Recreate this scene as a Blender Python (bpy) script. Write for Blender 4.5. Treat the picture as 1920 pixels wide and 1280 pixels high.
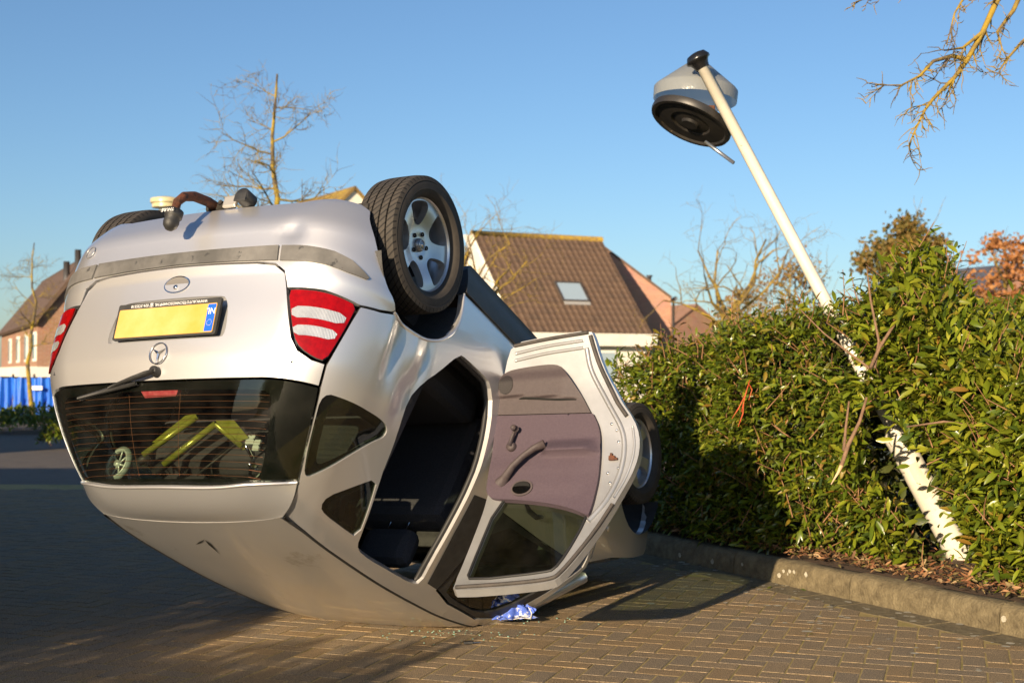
import bpy, bmesh, math, random
from mathutils import Vector, Matrix, noise
from mathutils.geometry import delaunay_2d_cdt
for o in list(bpy.data.objects): bpy.data.objects.remove(o)
rnd=random.Random(7)
SC=bpy.context.scene; COL=SC.collection
# ---------------------------------------------------------------- camera, sky, sun, exposure
CAM_H=1.215; PITCH=math.atan(60/2400)
cd=bpy.data.cameras.new('camera'); cam=bpy.data.objects.new('camera',cd); COL.objects.link(cam)
cam.location=(0,0,CAM_H); cam.rotation_euler=(math.pi/2+PITCH,0,0)
cd.sensor_width=36; cd.lens=45.0; cd.clip_start=0.05; cd.clip_end=2000
cd.dof.use_dof=True; cd.dof.focus_distance=5.4; cd.dof.aperture_fstop=4.0
SC.camera=cam
SUN_EL=math.radians(14); SUN_AZ=math.radians(26)      # the light travels to +X,+Y
w=bpy.data.worlds.new('World'); SC.world=w; w.use_nodes=True
nt=w.node_tree; bg=nt.nodes['Background']
sky=nt.nodes.new('ShaderNodeTexSky'); sky.sky_type='NISHITA'; sky.sun_disc=False
sky.sun_elevation=SUN_EL; sky.sun_rotation=math.pi+SUN_AZ
sky.air_density=1.0; sky.dust_density=0.7; sky.ozone_density=4.0; sky.altitude=0
nt.links.new(sky.outputs[0],bg.inputs[0]); bg.inputs[1].default_value=0.076
sd=bpy.data.lights.new('sun','SUN'); sun=bpy.data.objects.new('sun',sd); COL.objects.link(sun)
sd.energy=5.0; sd.angle=math.radians(0.5); sd.color=(1.0,0.79,0.53)
ldir=Vector((math.sin(SUN_AZ)*math.cos(SUN_EL),math.cos(SUN_AZ)*math.cos(SUN_EL),-math.sin(SUN_EL)))
sun.rotation_euler=ldir.to_track_quat('-Z','Y').to_euler(); sun.location=(-10,-20,12)
SC.view_settings.view_transform='Standard'; SC.view_settings.look='None'
SC.view_settings.exposure=0.98; SC.view_settings.gamma=1.0
# ---------------------------------------------------------------- helpers
def tag(o,label=None,cat=None,group=None,kind=None):
    if label: o['label']=label
    if cat: o['category']=cat
    if group: o['group']=group
    if kind: o['kind']=kind
    return o
def empty(name,loc=(0,0,0),parent=None):
    o=bpy.data.objects.new(name,None); COL.objects.link(o); o.location=loc; o.empty_display_size=0.1
    if parent: o.parent=parent
    return o
def mobj(name,me,parent=None):
    o=bpy.data.objects.new(name,me); COL.objects.link(o)
    if parent: o.parent=parent
    return o
def setin(n,k,v):
    if k in n.inputs: n.inputs[k].default_value=v
def lin(c):
    return tuple((x/12.92 if x<=0.04045 else ((x+0.055)/1.055)**2.4) for x in c)
MATS={}
def mat(name,c1,c2=None,scale=8.0,rough=0.7,metal=0.0,bump=0.0,bscale=None,spec=0.5,coat=0.0,detail=6.0,c3=None,s3=1.0,t3=(0.55,0.65),rough2=None,emit=None,sss=0,trans=0,ramp=(0.35,0.65)):
    """principled material: colour varied by noise, optional patches of a third colour, optional fine relief"""
    if name in MATS: return MATS[name]
    m=bpy.data.materials.new(name); m.use_nodes=True; t=m.node_tree; b=t.nodes['Principled BSDF']
    setin(b,'Roughness',rough); setin(b,'Metallic',metal); setin(b,'Specular IOR Level',spec); setin(b,'Coat Weight',coat); setin(b,'Coat Roughness',0.05)
    if trans: setin(b,'Transmission Weight',trans)
    col=None
    tc=t.nodes.new('ShaderNodeTexCoord')
    if c2 is not None:
        nz=t.nodes.new('ShaderNodeTexNoise'); nz.inputs['Scale'].default_value=scale; nz.inputs['Detail'].default_value=detail; nz.inputs['Roughness'].default_value=0.65
        t.links.new(tc.outputs['Object'],nz.inputs['Vector'])
        rp=t.nodes.new('ShaderNodeValToRGB'); rp.color_ramp.elements[0].position=ramp[0]; rp.color_ramp.elements[1].position=ramp[1]
        rp.color_ramp.elements[0].color=(*c1,1); rp.color_ramp.elements[1].color=(*c2,1)
        t.links.new(nz.outputs['Fac'],rp.inputs['Fac']); col=rp.outputs['Color']
        if rough2 is not None:
            mr=t.nodes.new('ShaderNodeMapRange'); mr.inputs[1].default_value=0.3; mr.inputs[2].default_value=0.7; mr.inputs[3].default_value=rough; mr.inputs[4].default_value=rough2
            t.links.new(nz.outputs['Fac'],mr.inputs[0]); t.links.new(mr.outputs[0],b.inputs['Roughness'])
        if c3 is not None:
            n3=t.nodes.new('ShaderNodeTexNoise'); n3.inputs['Scale'].default_value=s3; n3.inputs['Detail'].default_value=8; n3.inputs['Roughness'].default_value=0.7
            t.links.new(tc.outputs['Object'],n3.inputs['Vector'])
            r3=t.nodes.new('ShaderNodeValToRGB'); r3.color_ramp.elements[0].position=t3[0]; r3.color_ramp.elements[1].position=t3[1]
            t.links.new(n3.outputs['Fac'],r3.inputs['Fac'])
            mx=t.nodes.new('ShaderNodeMix'); mx.data_type='RGBA'; t.links.new(r3.outputs['Color'],mx.inputs[0]); t.links.new(col,mx.inputs[6]); mx.inputs[7].default_value=(*c3,1); col=mx.outputs[2]
        t.links.new(col,b.inputs['Base Color'])
    else: b.inputs['Base Color'].default_value=(*c1,1)
    if bump:
        nb=t.nodes.new('ShaderNodeTexNoise'); nb.inputs['Scale'].default_value=bscale or scale*4; nb.inputs['Detail'].default_value=5
        t.links.new(tc.outputs['Object'],nb.inputs['Vector'])
        bp=t.nodes.new('ShaderNodeBump'); bp.inputs['Strength'].default_value=bump; bp.inputs['Distance'].default_value=0.01
        t.links.new(nb.outputs['Fac'],bp.inputs['Height']); t.links.new(bp.outputs[0],b.inputs['Normal'])
    MATS[name]=m; return m
def glassmat(name,tint,gloss=0.03,ior=1.5,dirt=0.0):
    m=bpy.data.materials.new(name); m.use_nodes=True; t=m.node_tree; t.nodes.remove(t.nodes['Principled BSDF'])
    out=t.nodes['Material Output']; tr=t.nodes.new('ShaderNodeBsdfTransparent'); tr.inputs[0].default_value=(*tint,1)
    gl=t.nodes.new('ShaderNodeBsdfGlossy'); gl.inputs['Roughness'].default_value=gloss; gl.inputs['Color'].default_value=(1,1,1,1)
    lw=t.nodes.new('ShaderNodeLayerWeight'); pw=t.nodes.new('ShaderNodeMath'); pw.operation='POWER'; pw.inputs[1].default_value=5; t.links.new(lw.outputs['Facing'],pw.inputs[0])
    fr=t.nodes.new('ShaderNodeMapRange'); f0=((ior-1)/(ior+1))**2*2; fr.inputs[3].default_value=f0; fr.inputs[4].default_value=0.95; t.links.new(pw.outputs[0],fr.inputs[0])
    mx=t.nodes.new('ShaderNodeMixShader'); t.links.new(fr.outputs[0],mx.inputs[0]); t.links.new(tr.outputs[0],mx.inputs[1]); t.links.new(gl.outputs[0],mx.inputs[2])
    last=mx
    if dirt:
        df=t.nodes.new('ShaderNodeBsdfDiffuse'); df.inputs[0].default_value=(0.35,0.33,0.28,1)
        nz=t.nodes.new('ShaderNodeTexNoise'); nz.inputs['Scale'].default_value=9; nz.inputs['Detail'].default_value=8
        tc=t.nodes.new('ShaderNodeTexCoord'); t.links.new(tc.outputs['Object'],nz.inputs['Vector'])
        mr=t.nodes.new('ShaderNodeMapRange'); mr.inputs[1].default_value=0.35; mr.inputs[2].default_value=0.8; mr.inputs[3].default_value=0.0; mr.inputs[4].default_value=dirt
        t.links.new(nz.outputs['Fac'],mr.inputs[0])
        m2=t.nodes.new('ShaderNodeMixShader'); t.links.new(mr.outputs[0],m2.inputs[0]); t.links.new(mx.outputs[0],m2.inputs[1]); t.links.new(df.outputs[0],m2.inputs[2]); last=m2
    t.links.new(last.outputs[0],out.inputs[0]); MATS[name]=m; return m
class MB:
    """collects shapes; build() links them as ONE mesh object"""
    def __init__(s): s.v=[];s.f=[];s.sm=[];s.mi=[]
    def add(s,vs,fs,smooth=False,mi=0):
        b=len(s.v); s.v+= [tuple(v) for v in vs]
        for f in fs: s.f.append(tuple(b+i for i in f)); s.sm.append(smooth); s.mi.append(mi)
        return s
    def box(s,lo,hi,bev=0.0,M=None,mi=0):
        if bev<=0:
            vs=[(x,y,z) for z in (lo[2],hi[2]) for y in (lo[1],hi[1]) for x in (lo[0],hi[0])]
            fs=[(0,2,3,1),(4,5,7,6),(0,1,5,4),(2,6,7,3),(0,4,6,2),(1,3,7,5)]
        else:
            bm=bmesh.new(); bmesh.ops.create_cube(bm,size=1)
            for q in bm.verts: q.co=Vector(((lo[0]+hi[0])/2+q.co.x*(hi[0]-lo[0]),(lo[1]+hi[1])/2+q.co.y*(hi[1]-lo[1]),(lo[2]+hi[2])/2+q.co.z*(hi[2]-lo[2])))
            bmesh.ops.bevel(bm,geom=bm.edges[:],offset=bev,segments=2,affect='EDGES',profile=0.6)
            bm.verts.index_update(); vs=[tuple(q.co) for q in bm.verts]; fs=[tuple(q.index for q in f.verts) for f in bm.faces]; bm.free()
        if M is not None: vs=[tuple(M@Vector(q)) for q in vs]
        return s.add(vs,fs,False,mi)
    def tube(s,pts,rad,n=8,caps=True,mi=0,flat=1.0):
        pts=[Vector(p) for p in pts]; k=len(pts)
        if not isinstance(rad,(list,tuple)): rad=[rad]*k
        vs=[];fs=[];up=None
        for i,p in enumerate(pts):
            d=(pts[min(i+1,k-1)]-pts[max(i-1,0)]); d.normalize()
            if up is None: up=Vector((0,0,1)) if abs(d.z)<0.9 else Vector((1,0,0))
            a=d.cross(up)
            if a.length<1e-5: a=d.orthogonal()
            a.normalize(); b=a.cross(d); b.normalize(); up=b
            for j in range(n):
                t=2*math.pi*j/n; vs.append(p+a*math.cos(t)*rad[i]+b*math.sin(t)*rad[i]*flat)
        for i in range(k-1):
            for j in range(n): fs.append((i*n+j,i*n+(j+1)%n,(i+1)*n+(j+1)%n,(i+1)*n+j))
        if caps: fs.append(tuple(range(n))); fs.append(tuple((k-1)*n+j for j in reversed(range(n))))
        return s.add(vs,fs,True,mi)
    def lathe(s,prof,M=None,n=48,mi=0,closed=False,a0=0,a1=2*math.pi):
        """prof: (r,h) pairs, turned about local Z"""
        full=abs(a1-a0-2*math.pi)<1e-6; m=n if full else n+1
        vs=[];fs=[];k=len(prof)
        for i in range(m):
            t=a0+(a1-a0)*i/n
            for r,h in prof: vs.append(Vector((r*math.cos(t),r*math.sin(t),h)))
        if M is not None: vs=[M@q for q in vs]
        for i in range(n):
            i2=(i+1)%m
            for j in range(k-1): fs.append((i*k+j,i2*k+j,i2*k+j+1,i*k+j+1))
            if closed: fs.append((i*k+k-1,i2*k+k-1,i2*k,i*k))
        return s.add(vs,fs,True,mi)
    def ball(s,c,r,n=12,M=None,mi=0):
        rx,ry,rz=(r,r,r) if not isinstance(r,(tuple,list)) else r
        vs=[];fs=[]
        for i in range(n+1):
            ph=math.pi*i/n
            for j in range(2*n):
                th=math.pi*j/n; q=Vector((rx*math.sin(ph)*math.cos(th),ry*math.sin(ph)*math.sin(th),rz*math.cos(ph)))
                if M is not None: q=M@q
                vs.append(Vector(c)+q)
        for i in range(n):
            for j in range(2*n): fs.append((i*2*n+j,(i+1)*2*n+j,(i+1)*2*n+(j+1)%(2*n),i*2*n+(j+1)%(2*n)))
        return s.add(vs,fs,True,mi)
    def mesh(s,name,mats):
        me=bpy.data.meshes.new(name); me.from_pydata(s.v,[],s.f)
        for m in (mats if isinstance(mats,(list,tuple)) else [mats]): me.materials.append(m)
        me.polygons.foreach_set('use_smooth',s.sm); me.polygons.foreach_set('material_index',s.mi); me.update(); return me
    def build(s,name,mats,parent=None,auto=None):
        me=s.mesh(name,mats)
        if auto is not None:
            bm=bmesh.new(); bm.from_mesh(me); bmesh.ops.remove_doubles(bm,verts=bm.verts[:],dist=1e-5); bmesh.ops.recalc_face_normals(bm,faces=bm.faces[:])
            for f in bm.faces: f.smooth=True
            for e in bm.edges:
                if len(e.link_faces)==2 and e.calc_face_angle(0)>auto: e.smooth=False
            bm.to_mesh(me); bm.free()
        return mobj(name,me,parent)
def at(px,py,Y):
    """a point of the place from its bearing in the photograph and its real distance"""
    a=(px-960)/2400; b=(640-py)/2400
    c,s=math.cos(PITCH),math.sin(PITCH)
    dy,dz=c-b*s, s+b*c
    k=Y/dy
    return Vector((a*k,Y,CAM_H+dz*k))
def densify(o,res):
    r=[]
    for i,p in enumerate(o):
        q=o[(i+1)%len(o)]; L=math.hypot(q[0]-p[0],q[1]-p[1]); n=max(1,int(math.ceil(L/res)))
        for k in range(n): r.append((p[0]+(q[0]-p[0])*k/n,p[1]+(q[1]-p[1])*k/n))
    return r
def chaikin(o,it=2,closed=True):
    for _ in range(it):
        r=[]
        n=len(o)
        for i in range(n if closed else n-1):
            p,q=o[i],o[(i+1)%n]
            r.append((0.75*p[0]+0.25*q[0],0.75*p[1]+0.25*q[1])); r.append((0.25*p[0]+0.75*q[0],0.25*p[1]+0.75*q[1]))
        if not closed: r=[o[0]]+r+[o[-1]]
        o=r
    return o
def inpoly(p,o):
    x,y=p; c=False; j=len(o)-1
    for i in range(len(o)):
        if (o[i][1]>y)!=(o[j][1]>y) and x<(o[j][0]-o[i][0])*(y-o[i][1])/(o[j][1]-o[i][1])+o[i][0]: c=not c
        j=i
    return c
def edgedist(p,o):
    b=9
    for i in range(len(o)):
        x1,y1=o[i];x2,y2=o[(i+1)%len(o)];dx,dy=x2-x1,y2-y1
        t=max(0,min(1,((p[0]-x1)*dx+(p[1]-y1)*dy)/(dx*dx+dy*dy+1e-12)));b=min(b,(p[0]-x1-t*dx)**2+(p[1]-y1-t*dy)**2)
    return math.sqrt(b)
def ellipse(c,ra,rb,n=32,rot=0): return [(c[0]+ra*math.cos(2*math.pi*i/n)*math.cos(rot)-rb*math.sin(2*math.pi*i/n)*math.sin(rot),c[1]+ra*math.cos(2*math.pi*i/n)*math.sin(rot)+rb*math.sin(2*math.pi*i/n)*math.cos(rot)) for i in range(n)]
def rrect(a0,b0,a1,b1,r,n=5):
    o=[]
    for cx,cy,s in ((a1-r,b1-r,0),(a0+r,b1-r,1),(a0+r,b0+r,2),(a1-r,b0+r,3)):
        for i in range(n+1):
            t=math.pi/2*(s+i/n); o.append((cx+r*math.cos(t),cy+r*math.sin(t)))
    return o
def patch(name,outline,fn,mats,parent=None,res=0.04,holes=(),off=0.0,thick=0.0,center=(0.9,0,0.85),post=None,two=False,flip=False):
    """a panel: the outline (and its holes) in the surface's own 2-D coordinates, laid on the surface fn; edges turned inwards by thick"""
    loops=[densify(outline,res)]+[densify(h,res) for h in holes]
    vs=[];es=[]
    for lp in loops:
        b=len(vs); vs+=lp; es+=[(b+i,b+(i+1)%len(lp)) for i in range(len(lp))]
    a0=min(p[0] for p in loops[0]);a1=max(p[0] for p in loops[0]);b0=min(p[1] for p in loops[0]);b1=max(p[1] for p in loops[0])
    na=int((a1-a0)/res)+1; nb=int((b1-b0)/res)+1
    for i in range(na+1):
        for j in range(nb+1):
            p=(a0+(a1-a0)*(i+(0.25 if j%2 else -0.25))/max(na,1),b0+(b1-b0)*j/max(nb,1))
            if not inpoly(p,loops[0]) or any(inpoly(p,h) for h in loops[1:]): continue
            if min(edgedist(p,lp) for lp in loops)<res*0.45: continue
            vs.append(p)
    r=delaunay_2d_cdt([Vector(v) for v in vs],es,[],0,1e-6)
    co,fa,ov=r[0],r[2],r[3]
    faces=[]
    for f in fa:
        c=((co[f[0]].x+co[f[1]].x+co[f[2]].x)/3+1.3e-6,(co[f[0]].y+co[f[1]].y+co[f[2]].y)/3+0.7e-6)
        if inpoly(c,loops[0]) and not any(inpoly(c,h) for h in loops[1:]): faces.append(tuple(f))
    P=[];N=[]; h=1e-3; C=Vector(center)
    for c in co:
        p=Vector(fn(c.x,c.y)); du=Vector(fn(c.x+h,c.y))-Vector(fn(c.x-h,c.y)); dv=Vector(fn(c.x,c.y+h))-Vector(fn(c.x,c.y-h))
        n=du.cross(dv)
        if n.length<1e-12: n=Vector((0,0,1))
        n.normalize(); P.append(p);N.append(n)
    # outward: majority vote against the centre of the body
    s=sum(1 if n.dot(p-C)>0 else -1 for p,n in zip(P,N))
    sg=1 if s>=0 else -1
    if flip: sg=-sg
    N=[n*sg for n in N]; P=[p+n*off for p,n in zip(P,N)]
    if post: P=[Vector(post(p)) for p in P]
    verts=[tuple(p) for p in P]; norms=[tuple(n) for n in N]; mi=[0]*len(faces)
    out=[]
    for f in faces:
        n=(P[f[1]]-P[f[0]]).cross(P[f[2]]-P[f[0]])
        out.append(f if n.dot(N[f[0]]+N[f[1]]+N[f[2]])>0 else (f[0],f[2],f[1]))
    if thick:
        cnt={}
        for f in out:
            for a,b in ((f[0],f[1]),(f[1],f[2]),(f[2],f[0])): cnt[(a,b)]=1
        bd=[e for e in cnt if (e[1],e[0]) not in cnt]
        if two:
            k=len(verts); verts+=[tuple(p-n*thick) for p,n in zip(P,N)]; norms+=[tuple(-n) for n in N]
            out+=[(f[0]+k,f[2]+k,f[1]+k) for f in out]; 
        for a,b in bd:
            t=(P[b]-P[a]); n=t.cross(N[a]); 
            if n.length<1e-12: continue
            n.normalize(); k=len(verts)
            verts+=[tuple(P[a]),tuple(P[b]),tuple(P[b]-N[b]*thick),tuple(P[a]-N[a]*thick)]; norms+=[tuple(n)]*4
            out.append((k+1,k,k+3,k+2))
    me=bpy.data.meshes.new(name); me.from_pydata(verts,[],out)
    for m in (mats if isinstance(mats,(list,tuple)) else [mats]): me.materials.append(m)
    me.polygons.foreach_set('use_smooth',[True]*len(out)); me.update()
    me.normals_split_custom_set_from_vertices(norms)
    return mobj(name,me,parent)
def text_mesh(body,size,extr=0.0006):
    cu=bpy.data.curves.new('lettering','FONT'); cu.body=body; cu.size=size; cu.align_x='CENTER'; cu.align_y='CENTER'; cu.extrude=extr; cu.resolution_u=2
    o=bpy.data.objects.new('lettering',cu); COL.objects.link(o); bpy.context.view_layer.update()
    dg=bpy.context.evaluated_depsgraph_get(); me=bpy.data.meshes.new_from_object(o.evaluated_get(dg)); bpy.data.objects.remove(o); bpy.data.curves.remove(cu)
    return me
def fbm(x,y,z=0): return noise.noise(Vector((x,y,z)))
# ---------------------------------------------------------------- materials
M_paver=[mat('paver_%d'%i,a,b,190,0.9,bump=0.9,bscale=260,ramp=(0.40,0.60),c3=(0.12,0.10,0.03),s3=2.2,t3=(0.60,0.85),detail=4) for i,(a,b) in enumerate((((0.085,0.062,0.036),(0.35,0.255,0.15)),((0.10,0.072,0.040),(0.38,0.275,0.16)),((0.078,0.062,0.042),(0.33,0.25,0.16)),((0.115,0.078,0.040),(0.37,0.255,0.13))))]
M_joint=mat('sand_joint',(0.40,0.29,0.11),(0.26,0.20,0.065),30,0.95,c3=(0.15,0.15,0.02),s3=1.7,t3=(0.52,0.68),bump=0.5)
M_kerb=mat('weathered_concrete',(0.085,0.065,0.034),(0.175,0.14,0.078),16,0.9,bump=0.9,bscale=70,c3=(0.12,0.11,0.045),s3=2.5,t3=(0.60,0.85))
M_lichen=mat('pale_lichen',(0.30,0.27,0.20),(0.44,0.41,0.33),40,0.9,bump=0.5)
M_soil=mat('bed_soil',(0.05,0.032,0.02),(0.10,0.055,0.03),20,0.95,bump=0.8)
M_paint=mat('silver_paint',(0.72,0.715,0.725),(0.68,0.675,0.685),1.6,rough=0.40,metal=0.80,coat=1.0,detail=1)
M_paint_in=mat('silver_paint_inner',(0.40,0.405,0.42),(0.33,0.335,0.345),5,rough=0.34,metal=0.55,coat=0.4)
M_blackp=mat('black_plastic',(0.016,0.016,0.017),(0.03,0.03,0.03),20,0.55,bump=0.15,bscale=300)
M_strip=mat('worn_grey_strip',(0.07,0.068,0.065),(0.15,0.145,0.14),5,0.5,c3=(0.03,0.03,0.03),s3=18,t3=(0.62,0.66))
M_rubber=mat('seal_rubber',(0.012,0.012,0.013),None,rough=0.6)
M_gap_shade=mat('gap_and_shade_black',(0.004,0.004,0.004),None,rough=0.9)  # near-black for openings and for shade painted into hollows
M_chrome=mat('chrome',(0.75,0.74,0.72),None,rough=0.12,metal=1.0)
M_glass=glassmat('tinted_glass',(0.60,0.64,0.56),0.02,1.40,0.025)
M_sideglass=glassmat('side_glass',(0.30,0.38,0.28),0.02,1.40,0.02)
M_frit=mat('glass_black_border',(0.006,0.007,0.006),None,rough=0.08,spec=0.6)
M_red=mat('red_lens',(0.27,0.0012,0.0016),(0.18,0.0008,0.001),40,0.2,coat=0.25,spec=0.25)
def ribbed(name,c1,c2,scale,rough,metal,coat,ax='Z'):
    m=mat(name,c1,None,rough=rough,metal=metal,coat=coat); t=m.node_tree; b=t.nodes['Principled BSDF']; tc=[n for n in t.nodes if n.type=='TEX_COORD'][0]
    wv=t.nodes.new('ShaderNodeTexWave'); wv.bands_direction=ax; wv.inputs['Scale'].default_value=scale; wv.inputs['Distortion'].default_value=0.6; t.links.new(tc.outputs['Object'],wv.inputs['Vector'])
    nz=t.nodes.new('ShaderNodeTexNoise'); nz.inputs['Scale'].default_value=22; t.links.new(tc.outputs['Object'],nz.inputs['Vector'])
    ml=t.nodes.new('ShaderNodeMath'); ml.operation='MULTIPLY'; t.links.new(wv.outputs['Fac'],ml.inputs[0]); t.links.new(nz.outputs['Fac'],ml.inputs[1])
    rp=t.nodes.new('ShaderNodeValToRGB'); rp.color_ramp.elements[0].position=.1; rp.color_ramp.elements[1].position=.6; rp.color_ramp.elements[0].color=(*c2,1); rp.color_ramp.elements[1].color=(*c1,1); t.links.new(ml.outputs[0],rp.inputs['Fac']); t.links.new(rp.outputs['Color'],b.inputs['Base Color'])
    bp=t.nodes.new('ShaderNodeBump'); bp.inputs['Strength'].default_value=.5; bp.inputs['Distance'].default_value=.003; t.links.new(wv.outputs['Fac'],bp.inputs['Height']); t.links.new(bp.outputs[0],b.inputs['Normal']); return m
M_clear=ribbed('clear_lens',(0.88,0.88,0.86),(0.45,0.46,0.46),75,0.12,0.5,1.0,'Y')
M_plate=mat('plate_yellow',(0.54,0.29,0.05),(0.56,0.37,0.14),4,0.5)
M_euro=mat('euro_blue',(0.01,0.10,0.62),None,rough=0.4)
M_white=mat('white_print',(0.8,0.8,0.8),None,rough=0.5)
M_trimA=mat('door_card_mauve',(0.052,0.035,0.050),(0.066,0.046,0.062),120,0.8,bump=0.25,bscale=400)
M_trimB=mat('door_card_grey',(0.046,0.034,0.037),(0.058,0.044,0.047),90,0.65,bump=0.2,bscale=300)
M_fabric=mat('seat_fabric',(0.035,0.034,0.042),(0.06,0.058,0.068),150,0.9,bump=0.4,bscale=400)
M_roofp=mat('scuffed_roof_paint',(0.69,0.685,0.69),(0.65,0.64,0.64),1.5,rough=0.42,metal=0.80,coat=0.9,c3=(0.26,0.22,0.17),s3=4.5,t3=(0.60,0.80))
M_liner=mat('headliner',(0.30,0.29,0.26),(0.34,0.33,0.30),50,0.95)
M_tyre=None
M_alloy=mat('alloy',(0.66,0.66,0.67),(0.58,0.58,0.59),8,0.34,metal=0.80,coat=0.5)
M_dark=mat('dark_metal',(0.02,0.02,0.02),(0.04,0.035,0.03),15,0.7,metal=0.3)
M_rust=mat('rusty_steel',(0.14,0.045,0.018),(0.05,0.022,0.014),30,0.75,metal=0.2,bump=0.5,bscale=120,c3=(0.015,0.012,0.012),s3=20)
M_green=mat('lime_tube',(0.30,0.32,0.04),(0.36,0.37,0.06),15,0.3,metal=0.4,coat=0.4)
M_pole=mat('cream_pole_paint',(0.66,0.62,0.53),(0.56,0.52,0.43),4,0.45,bump=0.05,c3=(0.22,0.17,0.10),s3=9,t3=(0.66,0.70))
M_bark=mat('bark',(0.055,0.042,0.032),(0.12,0.09,0.06),25,0.95,bump=0.8,c3=(0.30,0.21,0.02),s3=5,t3=(0.44,0.56))
M_barkY=mat('lichened_bark',(0.07,0.055,0.035),(0.14,0.10,0.055),25,0.95,bump=0.6,c3=(0.30,0.20,0.02),s3=6,t3=(0.42,0.58))
M_twig=mat('hedge_twig',(0.20,0.095,0.045),(0.28,0.15,0.07),12,0.8)
M_wood=mat('broken_wood',(0.62,0.45,0.27),(0.50,0.33,0.18),30,0.8)
# ---------------------------------------------------------------- ground, paving, kerb, planting bed
g=MB(); g.add([(-600,-600,-0.05),(600,-600,-0.05),(600,600,-0.05),(-600,600,-0.05)],[(0,1,2,3)])
tag(g.build('ground',mat('rough_grass',(0.035,0.05,0.018),(0.07,0.075,0.03),0.8,0.95,c3=(0.10,0.075,0.045),s3=0.25)),kind='structure')
def road_material():
    m=bpy.data.materials.new('distant_pavers'); m.use_nodes=True; t=m.node_tree; b=t.nodes['Principled BSDF']; setin(b,'Roughness',0.85)
    tc=t.nodes.new('ShaderNodeTexCoord'); mp=t.nodes.new('ShaderNodeMapping'); mp.inputs['Rotation'].default_value=(0,0,math.radians(19.5)); t.links.new(tc.outputs['Object'],mp.inputs[0])
    br=t.nodes.new('ShaderNodeTexBrick'); br.inputs['Scale'].default_value=1.0; br.inputs['Brick Width'].default_value=0.21; br.inputs['Row Height'].default_value=0.105; br.inputs['Mortar Size'].default_value=0.004
    br.inputs['Color1'].default_value=(0.115,0.092,0.075,1); br.inputs['Color2'].default_value=(0.15,0.12,0.095,1); br.inputs['Mortar'].default_value=(0.13,0.10,0.05,1); t.links.new(mp.outputs[0],br.inputs['Vector'])
    nz=t.nodes.new('ShaderNodeTexNoise'); nz.inputs['Scale'].default_value=60; nz.inputs['Detail'].default_value=4; t.links.new(tc.outputs['Object'],nz.inputs['Vector'])
    mx=t.nodes.new('ShaderNodeMix'); mx.data_type='RGBA'; mx.blend_type='MULTIPLY'; mx.inputs[0].default_value=0.6; t.links.new(br.outputs['Color'],mx.inputs[6]); t.links.new(nz.outputs['Color'],mx.inputs[7]); t.links.new(mx.outputs[2],b.inputs['Base Color'])
    bp=t.nodes.new('ShaderNodeBump'); bp.inputs['Strength'].default_value=0.6; bp.inputs['Distance'].default_value=0.01; t.links.new(nz.outputs['Fac'],bp.inputs['Height']); t.links.new(bp.outputs[0],b.inputs['Normal'])
    return m
M_road=road_material()
KD=Vector((0.4707,-0.8823,0)); KN=Vector((0.8823,0.4707,0)); K0=Vector((0.947,8.58,0))     # kerb line: along, across (into the bed), a point on its face
def kp(k,n,z=0): 
    q=K0+KD*k+KN*n; return Vector((q.x,q.y,z))
def kcoord(x,y):
    d=Vector((x,y,0))-K0; return d.dot(KD),d.dot(KN)
r=MB(); a,b=kp(-40,-0.16,-0.02),kp(14,-0.16,-0.02)
r.add([a,b,(-40,b.y-30,-0.02),(-80,30,-0.02),(-60,60,-0.02)],[(0,1,2,3,4)])
road=tag(r.build('paved_road',M_road),kind='structure')
E1=Vector((0.944,-0.330)); E2=Vector((0.330,0.944)); WB=0.097
def paver_shape(lx,ly,seed):
    q=random.Random(seed); j=0.0036; bv=0.0025; hx,hy=lx/2-j,ly/2-j; vs=[]
    for z,s in ((-0.03,0.0),(-0.002,0.0),(0.0,bv)):
        for sx,sy in ((-1,-1),(1,-1),(1,1),(-1,1)): vs.append((sx*(hx-s)+q.uniform(-.0012,.0012),sy*(hy-s)+q.uniform(-.0012,.0012),z+(q.uniform(-.0012,.0012) if z==0 else 0)))
    fs=[]
    for l in (0,4):
        for i in range(4): fs.append((l+i,l+(i+1)%4,l+4+(i+1)%4,l+4+i))
    fs.append((8,9,10,11)); return vs,fs
shapes=[paver_shape(2*WB,WB,s) for s in range(6)]
pav_me=[]
for i,(vs,fs) in enumerate(shapes):
    for k in range(4):
        mm=MB().add(vs,fs,False); pav_me.append(mm.mesh('paver',M_paver[k]))
ANG1=math.atan2(E1.y,E1.x)
bricks=[]
for iy in range(-44,170):
    for ix in range(-130,130):
        d=(ix-iy)%4
        if d==0: c=(ix+1.0,iy+0.5); ang=ANG1
        elif d==3: c=(ix+0.5,iy+1.0); ang=ANG1+math.pi/2
        else: continue
        p=E1*(c[0]*WB)+E2*(c[1]*WB); x,y=p.x,p.y+5.0
        if y<4.3 or y>13.5 or abs(x)>0.43*y+0.4: continue
        if kcoord(x,y)[1]>-0.22: continue
        bricks.append((y,x,ang))
bricks.sort()
near=[q for q in bricks if q[0]>4.75 and abs(q[1])<0.41*q[0]]
chosen=set(near[:300]); st=[MB() for _ in range(4)]
stuffm=MB()
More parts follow.
